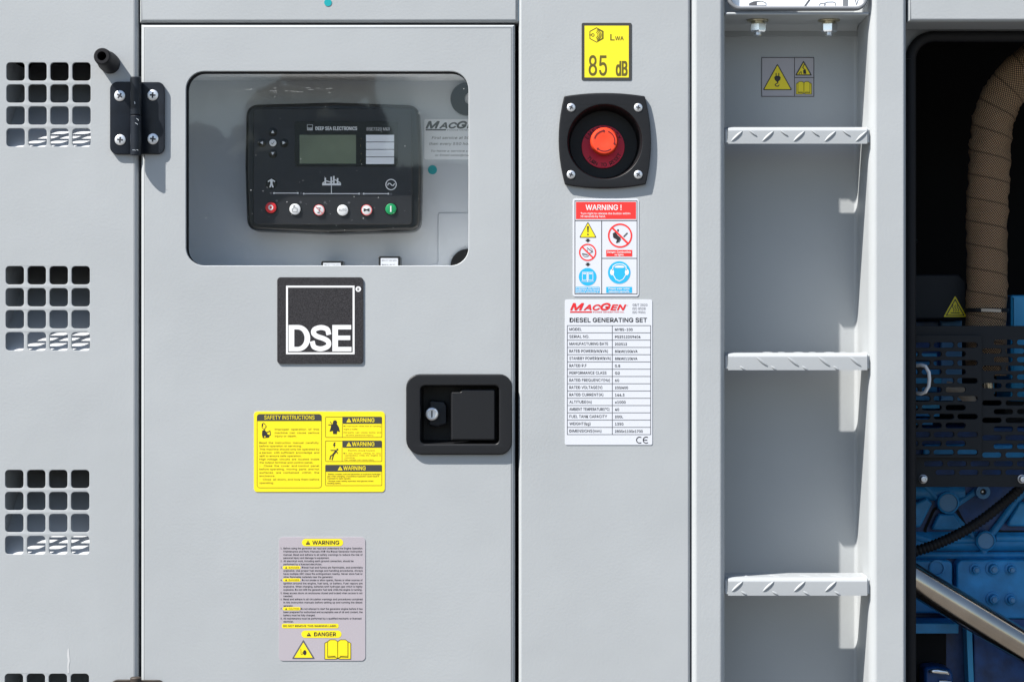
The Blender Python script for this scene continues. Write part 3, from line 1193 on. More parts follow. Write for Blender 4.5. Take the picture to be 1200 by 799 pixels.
# --- maker's word mark, small caps in italics
def wordmark(mb, u0, u1, vb, big, small, d, m, bold=.055, crop=None):
    seq = [('M', big), ('AC', small), ('G', big), ('EN', small)]
    ws_ = []
    for s_, c in seq:
        vs, fs = text_mesh(s_, 0.0, .28)
        ws_.append((max(p[0] for p in vs) - min(p[0] for p in vs)) * c / CAP)
    gap = 0.02 * (u1 - u0)
    k = (u1 - u0 - gap * 1.0) / sum(ws_)
    x = u0
    for (s_, c), w in zip(seq, ws_):
        mb.text(s_, x, vb, c, d, m, u1=x + w * k, bold=bold, shear=.28)
        x += w * k + gap / 3


# --- rating plate
t, d = sign('rating_plate', 'white data plate headed DIESEL GENERATING SET with a ruled table', 'data plate', 662.0, 351.2, 764.4, 521.2, 2, 'white')
q = MB()
wordmark(q, 668.6, 733.4, 363.2, 7.6, 6.0, d + .1, 'darkred')
q.flat([[(668.2, 364.8), (694, 364.8), (693.4, 366.4), (667.8, 366.4)]], d + .1, 'darkred')
q.text('POWER GENERATION Inc.', 695, 366.4, 1.5, d + .1, 'darkred', u1=731.5, bold=.01)
q.text('TM', 733.8, 358.4, 1.0, d + .1, 'darkred')
q.build('logo', t)
q = MB()
q.text('GB/T 2820', 741.2, 358.6, 2.7, d + .1, 'greyink', u1=758.6)
q.text('ISO 8528', 741.2, 362.9, 2.7, d + .1, 'greyink', u1=756.4)
q.text('ISO 9001', 741.2, 367.2, 2.7, d + .1, 'greyink', u1=756.4)
q.text('DIESEL GENERATING SET', 667.6, 377.4, 4.9, d + .1, 'ink', u1=758.0, bold=.022)
q.build('heading', t)
q = MB()
rows = [('MODEL', 'MYBS-100'), ('SERIAL NO.', 'PG2512209404'), ('MANUFACTURING DATE', '202512'), ('RATED POWER(kW/kVA)', '80kW/100kVA'),
        ('STANDBY POWER(kW/kVA)', '88kW/110kVA'), ('RATED P.F', '0.8'), ('PERFORMANCE CLASS', 'G2'), ('RATED FREQUENCY(Hz)', '60'),
        ('RATED VOLTAGE(V)', '230/400'), ('RATED CURRENT(A)', '144.3'), ('ALTITUDE(m)', '\u22641000'), ('AMBIENT TEMPERATURE(\u00b0C)', '40'),
        ('FUEL TANK CAPACITY', '200L'), ('WEIGHT(kg)', '1350'), ('DIMENSIONS(mm)', '2800x1100x1700')]
wid = [681.5, 690.3, 712.5, 712.2, 715.6, 687.2, 710.6, 714.6, 705.6, 706.8, 693.2, 714.0, 711.2, 691.8, 704.6]
wid2 = [741.2, 750.4, 734.6, 747.0, 746.8, 726.6, 726.2, 725.4, 735.8, 731.6, 733.0, 725.4, 730.0, 730.4, 753.0]
T0, TP = 381.4, 8.5
for i in range(16):
    q.rect(664.4, T0 + i * TP - .3, 762.6, T0 + i * TP + .3, d + .1, 'greyink')
for uu in (664.7, 717.4, 762.3):
    q.rect(uu - .3, T0, uu + .3, T0 + 15 * TP, d + .14, 'greyink')
q.build('table_lines', t)
q = MB()
for i, (a, b) in enumerate(rows):
    vb = T0 + i * TP + 5.9
    q.text(a, 667.2, vb, 3.2, d + .1, 'ink', u1=wid[i], bold=.006)
    q.text(b, 720.6, vb + .2, 2.9, d + .1, 'ink', u1=wid2[i], bold=.012)
q.build('lettering', t)
q = MB()
q.stroke(arcpts(749.4, 515.4, 3.6, 60, 300, 9), 1.0, d + .1, 'ink')
q.stroke(arcpts(757.2, 515.4, 3.6, 60, 300, 9), 1.0, d + .1, 'ink')
q.stroke([(754, 515.4), (758.2, 515.4)], .9, d + .13, 'ink')
q.build('approval_mark', t)

# --- logo badge on the door
t, d = sign('logo_badge', 'square charcoal badge with white DSE letters inside a white outline', 'badge', 325.0, 325.0, 425.8, 426.2, 4, 'badge', th=1.0)
q = MB()
q.frame(335.4, 334.8, 415.6, 415.0, 2.2, d + .1, 'whiteprint')
q.build('outline', t)
q = MB()
y0_, y1_ = 380.8, 411.6
q.flat([[(338.4, y0_), (349.5, y0_)] + [(349.5 + 14.2 * math.sin(a * math.pi / 20), 396.2 - 15.4 * math.cos(a * math.pi / 20)) for a in range(21)] + [(338.4, y1_)],
        [(345.0, y0_ + 5.2), (348.9, y0_ + 5.2)] + [(348.9 + 8.2 * math.sin(a * math.pi / 20), 396.2 - 10.2 * math.cos(a * math.pi / 20)) for a in range(21)] + [(345.0, y1_ - 5.2)]], d + .14, 'whiteprint')
q.flat([[(389.6, y0_), (411.6, y0_), (411.6, 386.0), (396.2, 386.0), (396.2, 393.2), (410.6, 393.2), (410.6, 398.4), (396.2, 398.4), (396.2, 406.4),
         (412.0, 406.4), (412.0, y1_), (389.6, y1_)]], d + .14, 'whiteprint')
ctl_ = [Vector(p) for p in ((385.2, 390.6), (383.4, 385.8), (376.4, 383.7), (369.0, 385.9), (367.6, 390.2), (371.6, 394.0), (379.8, 396.9), (384.9, 400.4),
                            (384.3, 405.7), (376.2, 408.7), (368.4, 406.5), (366.4, 401.4))]
sp_ = []
for i in range(len(ctl_) - 1):
    p0, p1, p2, p3 = ctl_[max(0, i - 1)], ctl_[i], ctl_[i + 1], ctl_[min(len(ctl_) - 1, i + 2)]
    for j in range(6):
        t_ = j / 6
        v_ = 0.5 * ((2 * p1) + (p2 - p0) * t_ + (2 * p0 - 5 * p1 + 4 * p2 - p3) * t_ * t_ + (3 * p1 - p0 - 3 * p2 + p3) * t_ ** 3)
        sp_.append((v_.x, v_.y))
sp_.append((366.4, 401.4))
q.stroke(sp_, 5.8, d + .14, 'whiteprint')
q.build('lettering', t)
q = MB()
q.flat([circ(420.0, 338.8, 3.2, 24)], d + .1, 'whiteprint')
q.text('R', 420, 340.2, 2.8, d + .18, 'greyink', al='C', bold=.03)
q.build('registered_mark', t)

# --- yellow safety sticker
t, d = sign('safety_sticker', 'yellow sticker headed SAFETY INSTRUCTIONS with three WARNING boxes', 'sticker', 297.6, 482.0, 451.0, 576.2, 4, 'yellow')
q = MB()
q.stroke(rrect(301.3, 485.2, 376.8, 571.2, 3, 3), .45, d + .1, 'olive', True)
q.flat([rrect(301.2, 485.1, 376.9, 492.9, (3, 3, 0, 0), 3)], d + .14, 'border')
q.text('SAFETY INSTRUCTIONS', 309.8, 491.2, 4.6, d + .22, 'yellow', u1=368.6, bold=.004)
q.build('instruction_box', t)
q = MB()
q.flat([circ(308.8, 497.6, 2.0, 14, 2.2)], d + .12, 'ink')
q.flat([roundpoly([(308.6, 496), (311.4, 498.2), (310.6, 501.4), (308.2, 502.6)], .4)], d + .14, 'yellow')
q.stroke([(307, 497), (307, 500.6), (309.8, 503), (312.2, 499.2), (310.4, 496.6)], .5, d + .2, 'ink')
q.flat([roundpoly([(307.4, 504.2), (310, 503.4), (312, 505.4), (313.6, 508.6), (316, 509.4), (315.2, 512.4), (308, 513), (307, 509)], .7)], d + .12, 'ink')
q.stroke([(312.6, 506.4), (316.4, 504.6), (317, 509), (313.6, 511.2)], .7, d + .16, 'ink')
q.flat([circ(310.4, 511.4, 1.1, 10, .7)], d + .2, 'yellow')
q.build('reader_pictogram', t)
q = MB()
lines = [(322, 'Improper  operation  of  this', 373.8, 503.8), (322, 'machine  can  cause  serious', 374.0, 507.8), (322, 'injury or death.', 347.6, 511.7),
         (304, 'Read  the  instruction  manual  carefully', 373.5, 519.5), (304, 'before operation or servicing.', 353.5, 523.3),
         (304, 'This machine should only be operated by', 374.2, 527.1), (304, 'a person  with sufficient  knowledge  and', 374.0, 531.0),
         (304, 'skill to ensure safe operation.', 353.2, 534.9), (304, 'High voltage  circuits  are  located  inside', 374.0, 538.8),
         (304, 'the output terminal and control panel.', 366.8, 542.6), (304, '-   Close  the  cover  and control  panel', 374.0, 546.5),
         (304, 'before operating,  moving  parts  and hot', 374.0, 550.4), (304, 'surfaces   are  contained   within   the', 374.0, 554.4),
         (304, 'enclosure.', 322.4, 558.3), (304, '-  Close  all doors, and lock them before', 374.0, 562.4), (304, 'operating.', 320.8, 566.4)]
for (u, s_, u1, vb) in lines:
    q.text(s_, u, vb, 2.1, d + .1, 'olive', u1=u1, res=2)
q.build('lettering', t)


def warnhead(mb, u0, v0, u1, v1, cu):
    mb.flat([rrect(u0, v0, u1, v1, .8, 2)], d + .14, 'border')
    mb.text('WARNING', cu + 5.5 - 9.6, v1 - 1.7, 4.6, d + .22, 'yellow', u1=cu + 5.5 + 16.4, bold=.014)
    mb.flat([tri(cu - 7.9, v0 + 1.4, v1 - 1.4, 6, .3)], d + .22, 'yellow')
    mb.flat([[(cu - 8.2, v0 + 3.2), (cu - 7.6, v0 + 3.2), (cu - 7.7, v1 - 2.8), (cu - 8.1, v1 - 2.8)]], d + .3, 'border')


q = MB()
q.stroke(rrect(381.4, 488.3, 447.4, 512.2, 1, 2), .45, d + .1, 'olive', True)
q.stroke([(401.2, 496), (401.2, 512)], .4, d + .1, 'olive')
warnhead(q, 401.2, 488.2, 447.5, 496.1, 416.8)
q.flat([circ(392.6, 494.6, 2.4, 16, 2.4)], d + .12, 'ink')
q.flat([roundpoly([(388, 497.5), (391, 496), (394.4, 496), (397, 500), (398.4, 506), (395, 504.6), (394.8, 508.2), (390.2, 508.2), (390.2, 504.4), (386, 505.6), (387.6, 501)], .6)], d + .13, 'ink')
for a in range(6):
    q.stroke([(389.5 - 1.8 * math.cos(a), 497.5 - 1.8 * math.sin(a)), (389.5 - 4.6 * math.cos(a), 497.5 - 4.0 * math.sin(a))], .8, d + .15 + .01 * a, 'ink')
for (s_, u, u1, vb) in (('Do not touch when hot or running', 402.6, 446.2, 499.8), ('engine or muffler.', 402.8, 419.6, 503.4),
                        ('Hot parts  can  cause  burns  and', 402.6, 446.4, 507.2), ('severe personal injury.', 405, 438, 510.4)):
    q.text(s_, u, vb, 1.5, d + .1, 'olive', u1=u1, res=2)
q.build('moving_parts_box', t)
q = MB()
q.stroke(rrect(381.4, 516.3, 447.4, 540.4, 1, 2), .45, d + .1, 'olive', True)
q.stroke([(400.8, 524), (400.8, 540)], .4, d + .1, 'olive')
warnhead(q, 401.2, 516.2, 447.5, 524.1, 416.8)
q.flat([[(391.4, 518.2), (393.2, 518.2), (392, 520.6), (393.2, 520.6), (391.2, 525), (391.6, 522), (390.2, 522)]], d + .12, 'ink')
q.flat([circ(395.4, 526.4, 1.1, 10)], d + .12, 'ink')
q.stroke([(387.6, 527.4), (394, 527.4), (395.6, 531)], .9, d + .14, 'ink')
q.stroke([(394, 528), (390.6, 532)], 2.0, d + .16, 'ink')
q.stroke([(390.6, 532), (387.4, 534), (386.4, 538)], 1.0, d + .18, 'ink')
q.stroke([(391, 532), (390, 535), (389, 538.4)], 1.0, d + .2, 'ink')
for (s_, u, u1, vb) in (('Electric shock hazard.', 408, 439.6, 528.2), ('Do  not  touch  wiring  or  any', 402.6, 446.2, 531.6), ('connections  while  the  engine  is', 404, 446.2, 534.0),
                        ('running.', 404, 416, 536.6), ('This voltage can cause injury.', 402.8, 438.8, 539.2)):
    q.text(s_, u, vb, 1.45, d + .1, 'olive', u1=u1, res=2)
q.build('electric_shock_box', t)
q = MB()
q.stroke(rrect(381.4, 544.6, 447.4, 568.6, 1, 2), .45, d + .1, 'olive', True)
warnhead(q, 381.2, 544.5, 447.5, 552.2, 406.6)
for (s_, u, u1, vb) in (('- Battery contains acid and generates an explosive hydrogen', 382.8, 445.8, 556.0), ('gas when charging, a hazardous explosion could result if', 383.6, 444.2, 558.5),
                        ('exposed to open sparks.', 383.6, 411.2, 561.0), ('- Always wear safety eyewear and gloves when', 382.8, 437.4, 564.0), ('handling battery.', 383.6, 399.6, 566.6)):
    q.text(s_, u, vb, 1.6, d + .1, 'olive', u1=u1, res=2, bold=.008)
q.build('battery_box', t)

# --- pinkish grey warning notice
t, d = sign('hazard_notice', 'pinkish grey notice of small print with yellow WARNING and DANGER pills', 'notice', 326.8, 628.8, 428.2, 773.8, 5, 'mauve')
for (u0, v0, u1, v1, tu, vt, vb, s_, a, b) in ((353.8, 631.0, 402.2, 639.6, 361.0, 632.8, 637.6, 'WARNING', 366.2, 397.4),
                                              (353.2, 738.2, 400.2, 746.8, 362.0, 740.2, 744.8, 'DANGER', 368.2, 393.6)):
    q = MB()
    q.flat([rrect(u0, v0, u1, v1, (v1 - v0) / 2 - .01, 6)], d + .1, 'yellow')
    q.flat([tri(tu, vt, vb, 5.6, .3)], d + .18, 'ink')
    q.rect(tu - .3, vt + 1.6, tu + .3, vb - 1.4, d + .26, 'yellow')
    q.text(s_, a, vb - .1, 4.4, d + .18, 'ink', u1=b, bold=.02)
    q.build('heading_pill', t)
q = MB()
q.flat([rrect(330.4, 730.2, 396.8, 735.6, 1.8, 3)], d + .1, 'yellow')
q.text('DO NOT REMOVE THIS WARNING LABEL', 332.2, 733.9, 2.1, d + .18, 'ink', u1=394.6, bold=.012)
q.build('yellow_strip', t)
for vv, s_ in ((664.5, 'DANGER'), (679.1, 'DANGER'), (712.7, 'CAUTION')):
    q = MB()
    q.flat([rrect(331.4, vv - 1.9, 352.2, vv + 1.9, 1.85, 4)], d + .1, 'yellow')
    q.flat([tri(335.4, vv - 1.1, vv + 1.0, 2.6, .1)], d + .18, 'ink')
    q.text(s_, 338.4, vv + 1.0, 1.9, d + .18, 'olive', u1=350.4, bold=.0)
    q.build('inline_pill', t)
q = MB()
L0 = 332.2
nl = [(642.0, 'Before using the generator set read and understand the Engine Operation', L0, 424.6), (645.7, 'Maintenance and Parts Manuals AND the Diesel Generator instruction', L0, 424.4),
      (649.5, 'manual. Read and adhere to all safety warnings to reduce the risk of', L0, 424.8), (653.2, 'personal injury and damage to equipment.', L0, 385.8),
      (656.9, 'All electrical work, including earth ground connection, should be', L0, 414.2), (660.6, 'performed by a licensed electrician.', L0, 377.2),
      (664.4, 'Diesel fuel and fumes are flammable, and potentially', 353.6, 425.2), (668.1, 'explosive. Use proper fuel storage and handling procedures. Always', L0, 425.0),
      (671.8, 'have multiple ABC class fire extinguishers nearby. Never store fuel or', L0, 424.8), (675.5, 'other flammable materials near the generator.', L0, 390.4),
      (679.2, 'Do not smoke or allow sparks, flames or other sources of', 353.8, 424.8), (683.0, 'ignition around the engine, fuel tank, or battery. Fuel vapors are', L0, 424.8),
      (686.7, 'explosive. When charging, batteries emit hydrogen gas which is highly', L0, 424.6), (690.4, 'explosive. Do not refill the generator fuel tank while the engine is running.', L0, 424.2),
      (694.4, 'Keep access doors on enclosures closed and locked when access is not', L0, 424.6), (697.9, 'needed.', L0, 343.0),
      (701.6, 'Read and adhere to all circulation warnings and procedures contained', L0, 424.8), (705.3, 'in this instruction manuals before setting up and running the diesel', L0, 424.6),
      (709.2, 'generator.', L0, 343.4), (712.8, 'Do not attempt to start the generator engine before it has', 352.4, 424.8),
      (716.6, 'been prepared for authorized and acceptable use of oil and coolant, the', L0, 424.8), (720.3, 'battery must be fully charged.', L0, 369.4),
      (724.1, 'All maintenance must be performed by a qualified mechanic or licensed', L0, 423.4), (727.7, 'electrician.', L0, 343.8)]
for (vc, s_, u0, u1) in nl:
    q.text(s_, u0, vc + 1.0, 2.05, d + .1, 'ink', u1=u1, res=2, bold=.006)
for k, vc in enumerate((642.0, 656.9, 664.4, 679.2, 694.4, 701.6, 712.8, 724.1)):
    q.text('%d.' % (k + 1), 328.8, vc + 1.0, 2.0, d + .1, 'ink', res=2)
q.build('lettering', t)
q = MB()
q.flat([tri(355.6, 748.8, 771.4, 27, .8)], d + .1, 'greyink')
q.flat([tri(355.6, 752.2, 770.0, 21.6, .3)], d + .18, 'yellow')
q.flat([circ(357.2, 764, 2.0, 16, 3.0)], d + .26, 'ink')
q.stroke(arcpts(353.6, 764.8, 1.4, -60, 120, 5), .5, d + .26, 'olive')
q.stroke([(352.6, 759.6), (352.8, 765.6)], .5, d + .26, 'olive')
q.build('hazard_triangle', t)
q = MB()
book(q, 380.6, 749.0, 411.0, 771.6, d + .1, 'yellow', 'olive', .7)
q.build('open_book', t)

# --- lifting sticker inside the ladder recess
t, d = sign('lifting_sticker', 'grey sticker with a yellow lifting hook triangle at the back of the ladder recess', 'sticker', 892.0, 67.2, 954.2, 114.0, .6, 'mauve2', RD, RD)
q = MB(RD)
q.frame(892.2, 67.5, 954, 113.7, .8, d + .1, 'border')
q.rect(930.6, 68, 931.4, 113.4, d + .14, 'border')
q.rect(931.4, 90.9, 953.6, 91.7, d + .14, 'border')
q.build('border_lines', t)
q = MB(RD)
q.flat([tri(911, 74.8, 106, 34.6, 1.2)], d + .1, 'ink')
q.flat([tri(911, 77.0, 105, 31, .6)], d + .18, 'yellow')
q.flat([roundpoly([(907.2, 91), (909, 89.2), (913, 89.2), (914.8, 91), (914.4, 93.6), (911.6, 96.6), (910.4, 96.6), (907.8, 93.8)], .5)], d + .26, 'ink')
q.stroke([(909.4, 89.6), (909.4, 86.4)], 1.0, d + .28, 'ink')
q.stroke([(912.6, 89.6), (912.6, 86.4)], 1.0, d + .28, 'ink')
q.stroke([(911, 96), (911.4, 97.6), (909.2, 98.6), (908.2, 100), (909.6, 101.4), (911.6, 101.4), (913, 100)], 1.0, d + .3, 'ink')
q.build('hook_triangle', t)
q = MB(RD)
q.flat([tri(941.6, 71.2, 88.9, 20, .8)], d + .1, 'border')
q.flat([tri(941.6, 74, 87.6, 15.4, .4)], d + .18, 'yellow')
q.flat([[(941, 82.6), (944, 81.6), (944.8, 87), (941.4, 87)]], d + .26, 'ink')
q.stroke([(942.6, 75.6), (940.6, 79.6), (942.4, 81.6)], 1.0, d + .26, 'ink')
q.stroke([(936, 87), (938.6, 84.4), (939.4, 87)], .9, d + .28, 'ink')
q.build('crush_triangle', t)
q = MB(RD)
book(q, 933.0, 96.0, 951.0, 110.6, d + .1, 'yellow', 'olive', .6)
q.build('open_book', t)

# --- service sticker behind the window, teal dots
t, d = sign('service_sticker', 'white service sticker behind the door window, cut off by the window edge', 'sticker', 497.2, 139.8, 560.0, 187.0, 2, 'liftwhite', DV, DV)
q = MB(DV)
wordmark(q, 499.4, 566, 150.4, 7.6, 6.2, d + .1, 'border')
q.flat([[(499.0, 151.6), (523, 151.6), (522.6, 153.2), (498.8, 153.2)]], d + .1, 'border')
q.text('POWER GENERATION', 524, 153.4, 1.5, d + .1, 'greyink', u1=562)
q.build('logo', t)
q = MB(DV)
for (s_, u, u1, vb, c) in (('First service at 50 hours', 506, 566, 163.2, 3.0), ('then every 550 hours', 503.2, 556, 170.2, 3.0), ('To have a service call dealer', 505, 570, 178.2, 2.2),
                           ('or Email sales@macgen.cn', 510, 566, 183.2, 2.2)):
    q.text(s_, u, vb, c, d + .1, 'ink', u1=u1, shear=.2)
q.build('lettering', t)
q = MB(DV)
q.plate([circ(506.8, 199.2, 5.4, 24)], DV + .3, DV + .05, 'teal')
tag(q.build('dot_sticker'), 'round teal dot sticker behind the door window beside the control module', 'dot sticker')
q = MB()
q.plate([circ(384.3, 3.4, 4.4, 24)], .3, .02, 'teal')
tag(q.build('dot_sticker'), 'round teal dot sticker on the header panel above the door', 'dot sticker')

# --- two relay tags peeking over the lower window edge
for (u0, v0, u1, lab) in ((376.2, 305.8, 402.0, 'small black framed white tag behind the window, lower and left of its neighbour'),
                          (443.6, 300.2, 469.0, 'small black framed white tag behind the window, the taller right one')):
    t = thing('relay_tag', lab, 'tag', (u0 + u1) / 2, 318, -40, 'tags standing behind the lower window edge', -40)
    q = MB(-40)
    q.box(u0, v0, u1, 318, -62, -40, 'mod', 1.0, 1)
    q.build('housing', t)
    q = MB(-40)
    q.box(u0 + 2.6, v0 + 2.4, u1 - 2.6, 316, -40, -39.6, 'white')
    q.text('RELAY 12V 40A', u0 + 4, v0 + 5.8, 1.6, -39.5, 'greyink', u1=u1 - 4)
    q.text('RELAY', u0 + 4, v0 + 11.0, 1.6, -39.5, 'greyink', u1=u1 - 6)
    q.build('tag_face', t)

# ================================================================== CONTROL MODULE
DM = -41.0
cm = thing('control_module', 'black control module with a small screen and round buttons behind the door window', 'control panel', 390, 272, DV, None, DV)
q = MB(DM)
q.plate([roundpoly([(288, 122.4), (390, 119.6), (491, 123), (494.6, 196), (493, 270.8), (390, 273.8), (289, 270), (286.6, 196)], 15, 6)], DM, DV, 'mod', 5, 3)
q.build('housing', cm)
q = MB(DM)
q.plate([rrect(296.6, 127.2, 483.2, 263.6, 6)], DM + 1.6, DM - 1, 'face', 1.2, 2)
fc = q.build('faceplate', cm)
DF = DM + 1.6
q = MB(DM)
q.plate([rrect(345.8, 142.6, 466.4, 195.4, 1.6)], DF + .5, DF, 'bezel', .2)
dbz = q.build('display_bezel', cm)
q = MB(DM)
q.rect(351.4, 158.6, 417.4, 192.2, DF + .6, 'lcd')
q.build('screen', dbz)
q = MB(DM)
q.text('DSE', 360.4, 152.8, 2.6, DF + .6, 'whiteprint', u1=366.6, bold=.03)
q.frame(360.2, 146.6, 366.8, 153.2, .35, DF + .58, 'whiteprint')
q.text('DEEP SEA ELECTRONICS', 370, 153.0, 3.9, DF + .6, 'whiteprint', u1=418.6, bold=.025)
q.text('DSE7320 MKII', 430.0, 153.6, 3.7, DF + .6, 'whiteprint', u1=456.8)
for k in range(4):
    vv = 162.6 + k * 8.8
    q.text('!' if k % 2 else '+', 422.6, vv + 1.6, 3.2, DF + .6, 'olive')
q.build('lettering', dbz)
for k in range(4):
    q = MB(DM)
    q.box(429.2, 158.6 + k * 8.75, 462.0, 158.6 + k * 8.75 + 7.9, DF + .5, DF + .8, 'liftwhite')
    q.build('label_strip', dbz)


def mod_button(u, v, r, m, sym=None):
    q = MB(DM)
    q.lathe(u, v, DF, [(r + .9, 0), (r + .8, .4), (r + .2, .5)], 'bezel', 28)
    q.lathe(u, v, DF, [(r, .1), (r * .98, 1.2), (r * .8, 1.6), (.01, 1.7)], m, 28)
    o = q.build('button', cm)
    if sym:
        s_ = MB(DM)
        sym(s_, u, v, DF + 1.8)
        s_.build('symbol', o)


def s_stop(q, u, v, d):
    q.flat([circ(u, v, 2.9, 20, 3.1), circ(u, v, 1.4, 16, 1.7)], d, 'whiteprint')


def s_hand(q, u, v, d):
    q.stroke([(u - 2.4, v + 3.4), (u - 3, v), (u - 1.4, v - .8), (u - 1.2, v - 4), (u - .2, v - 4), (u, v - 1.2), (u + 2.8, v - .8), (u + 2.6, v + 3.4)], .5, d, 'greyink', True)


def s_test(q, u, v, d):
    q.stroke([(u - 3, v - 2.2), (u + 1.6, v - 2.2), (u + .2, v + .2), (u + .2, v + 3.4), (u - 1.8, v + 3)], .8, d, 'greyink')
    q.stroke([(u - 3.6, v - 3.6), (u + 3.8, v + 3.8)], .7, d + .06, 'btnred')
    q.flat([circ(u, v, 6.4, 24), circ(u, v, 5.8, 24)], d, 'btnred')


def s_auto(q, u, v, d):
    q.text('AUTO', u - 4.6, v + 1.2, 2.6, d, 'greyink', u1=u + 4.6)


def s_mute(q, u, v, d):
    q.flat([circ(u, v, 6.4, 24), circ(u, v, 5.7, 24)], d, 'btnred')
    q.flat([[(u - 3.4, v - 2), (u, v - .6), (u + 3.4, v - 2), (u + 3.4, v + 2), (u, v + .6), (u - 3.4, v + 2)]], d, 'ink')


def s_start(q, u, v, d):
    q.rect(u - .8, v - 3.6, u + .8, v + 3.6, d, 'whiteprint')


for (u, v, m, sy) in ((317.9, 243.6, 'btnred', s_stop), (346.0, 245.4, 'btnwhite', s_hand), (374.2, 246.4, 'btnwhite', s_test),
                      (401.8, 246.6, 'btnwhite', s_auto), (429.9, 246.4, 'btnwhite', s_mute), (458.2, 245.2, 'btngreen', s_start)):
    mod_button(u, v, 6.5, m, sy)


def s_arrow(k):
    def f(q, u, v, d):
        pts = [(0, -1.9), (1.9, 1.6), (-1.9, 1.6)]
        a = k * math.pi / 2
        q.flat([[(u + x * math.cos(a) - y * math.sin(a), v + x * math.sin(a) + y * math.cos(a)) for x, y in pts]], d, 'whiteprint')
    return f


mod_button(320.1, 167.9, 4.2, 'btnwhite', lambda q, u, v, d: q.stroke([(u - 1.6, v + .4), (u - .2, v + 1.6), (u + 1.8, v - 1.4)], .6, d, 'greyink'))
for k, (u, v) in enumerate(((320.1, 155.2), (333.2, 168), (320.1, 180.6), (307.2, 168))):
    mod_button(u, v, 4.2, 'bezel', s_arrow(k))
q = MB(DM)
for (a, b) in ((321.4, 349.2), (356.2, 421.0), (426.4, 455.2)):
    vv = 226.6 if a < 350 else 227.3
    q.rect(a, vv - .5, b, vv + .5, DF + .1, 'whiteprint')
    q.flat([circ(a, vv, 1.1, 10)], DF + .13, 'whiteprint')
    q.flat([circ(b, vv, 1.1, 10)], DF + .13, 'whiteprint')
q.rect(388.2, 217.4, 389.0, 227.0, DF + .16, 'whiteprint')
q.rect(377.8, 215.2, 399.8, 217.6, DF + .1, 'whiteprint')
for (u, h_) in ((381.4, 7), (388.4, 8), (391.4, 9), (395.8, 6.5)):
    q.rect(u - .9, 215.6 - h_, u + .9, 215.4, DF + .13, 'whiteprint')
q.stroke([(378.6, 214.6), (383, 212.4), (388, 214), (393, 211), (399, 214.6)], 1.2, DF + .16, 'whiteprint')
q.flat([circ(458.4, 216.6, 6.6, 28), circ(458.4, 216.6, 5.5, 28)], DF + .1, 'whiteprint')
q.stroke([(454.4, 217.4), (455.6, 215.2), (457.4, 215.4), (459.4, 217.6), (461, 217.8), (462.4, 215.6)], 1.1, DF + .13, 'whiteprint')
q.flat([circ(318.4, 215.4, 6.6, 28)], DF + .06, 'bezel')
q.stroke([(314.6, 213), (318.4, 210.6), (322.2, 213)], 1.4, DF + .13, 'whiteprint')
q.flat([roundpoly([(316.6, 211.4), (320.2, 211.4), (319.6, 215), (321, 220), (319.4, 220), (318.4, 217.4), (317.4, 220), (315.8, 220), (317.2, 215)], .3)], DF + .16, 'whiteprint')
for (u, v) in ((318, 226.6), (353, 226.8), (424, 227.4), (458.4, 227.6), (324.6, 235.8), (352.6, 237.2), (381.0, 237.6), (409, 237.8)):
    q.flat([circ(u, v, 1.4, 12)], DF + .1, 'greyink')
q.build('icon_print', fc)

# ================================================================== ENGINE BAY
# --- wrapped exhaust
we = thing('wrapped_exhaust', 'exhaust pipe wrapped in tan woven heat sleeve rising behind the guard', 'exhaust pipe', 1155, 420, -110, None, -110)
DE = -110.0
ctl = [(1156, 440), (1156, 380), (1156, 320), (1157, 260), (1158, 215), (1160, 175), (1164, 145), (1172, 120), (1186, 97), (1205, 78), (1232, 60), (1280, 40)]
pts = []
for i in range(len(ctl) - 1):
    p0, p1, p2, p3 = (Vector(ctl[max(0, i - 1)]), Vector(ctl[i]), Vector(ctl[i + 1]), Vector(ctl[min(len(ctl) - 1, i + 2)]))
    for j in range(8):
        t_ = j / 8
        q_ = 0.5 * ((2 * p1) + (p2 - p0) * t_ + (2 * p0 - 5 * p1 + 4 * p2 - p3) * t_ * t_ + (3 * p1 - p0 - 3 * p2 + p3) * t_ ** 3)
        pts.append((q_.x, q_.y, DE))
q = MB(DE)
NS = 40
base = [Vector(p) for p in pts]
L = 0.0
vs, fs, uvv = [], [], []
for i in range(len(base)):
    if i:
        L += (base[i] - base[i - 1]).length
    t_ = (base[min(i + 1, len(base) - 1)] - base[max(0, i - 1)]).normalized()
    nrm = Vector((0, 0, 1))
    bn_ = t_.cross(nrm)
    for j in range(NS + 1):
        a = j / NS * TAU + math.pi
        ph = (L / 27.0 - a / TAU + .5) % 1.0
        rr = 24.2 + 0.8 * math.sin(a * 3 + L * .05) - 1.7 * math.exp(-((ph - .5) / .06) ** 2) + .6 * math.sin(L * .21 + a) + .7 * math.sin(L * .47 + 5 * a) * math.sin(L * .031 + 2) + .5 * math.sin(L * .83 - 4 * a)
        w_ = (nrm * math.cos(a) + bn_ * math.sin(a)) * rr
        vs.append(base[i] + Vector((w_.x, w_.y, w_.z / DK)))
        uvv.append((a * 24 / 20.0, L / 20.0))
for i in range(len(base) - 1):
    for j in range(NS):
        k = i * (NS + 1) + j
        fs.append((k, k + 1, k + NS + 2, k + NS + 1))
me = bpy.data.meshes.new('sleeve')
bw = WL[we.name]
me.from_pydata([P(600 + (v.x - 600) * q.f, 399.5 + (v.y - 399.5) * q.f, v.z) - bw for v in vs], [], fs)
me.materials.append(M['sleeve'])
uvl = me.uv_layers.new(name='UVMap')
for lp in me.loops:
    uvl.data[lp.index].uv = uvv[lp.vertex_index]
me.shade_smooth()
so = bpy.data.objects.new('sleeve', me)
scene.collection.objects.link(so)
so.parent = we
q = MB(DE)
q.lathe(1156, 0, DE, [(25.2, 361.2), (25.8, 361.6), (25.8, 365.6), (25.2, 366)], 'rubber', 40, 'v')
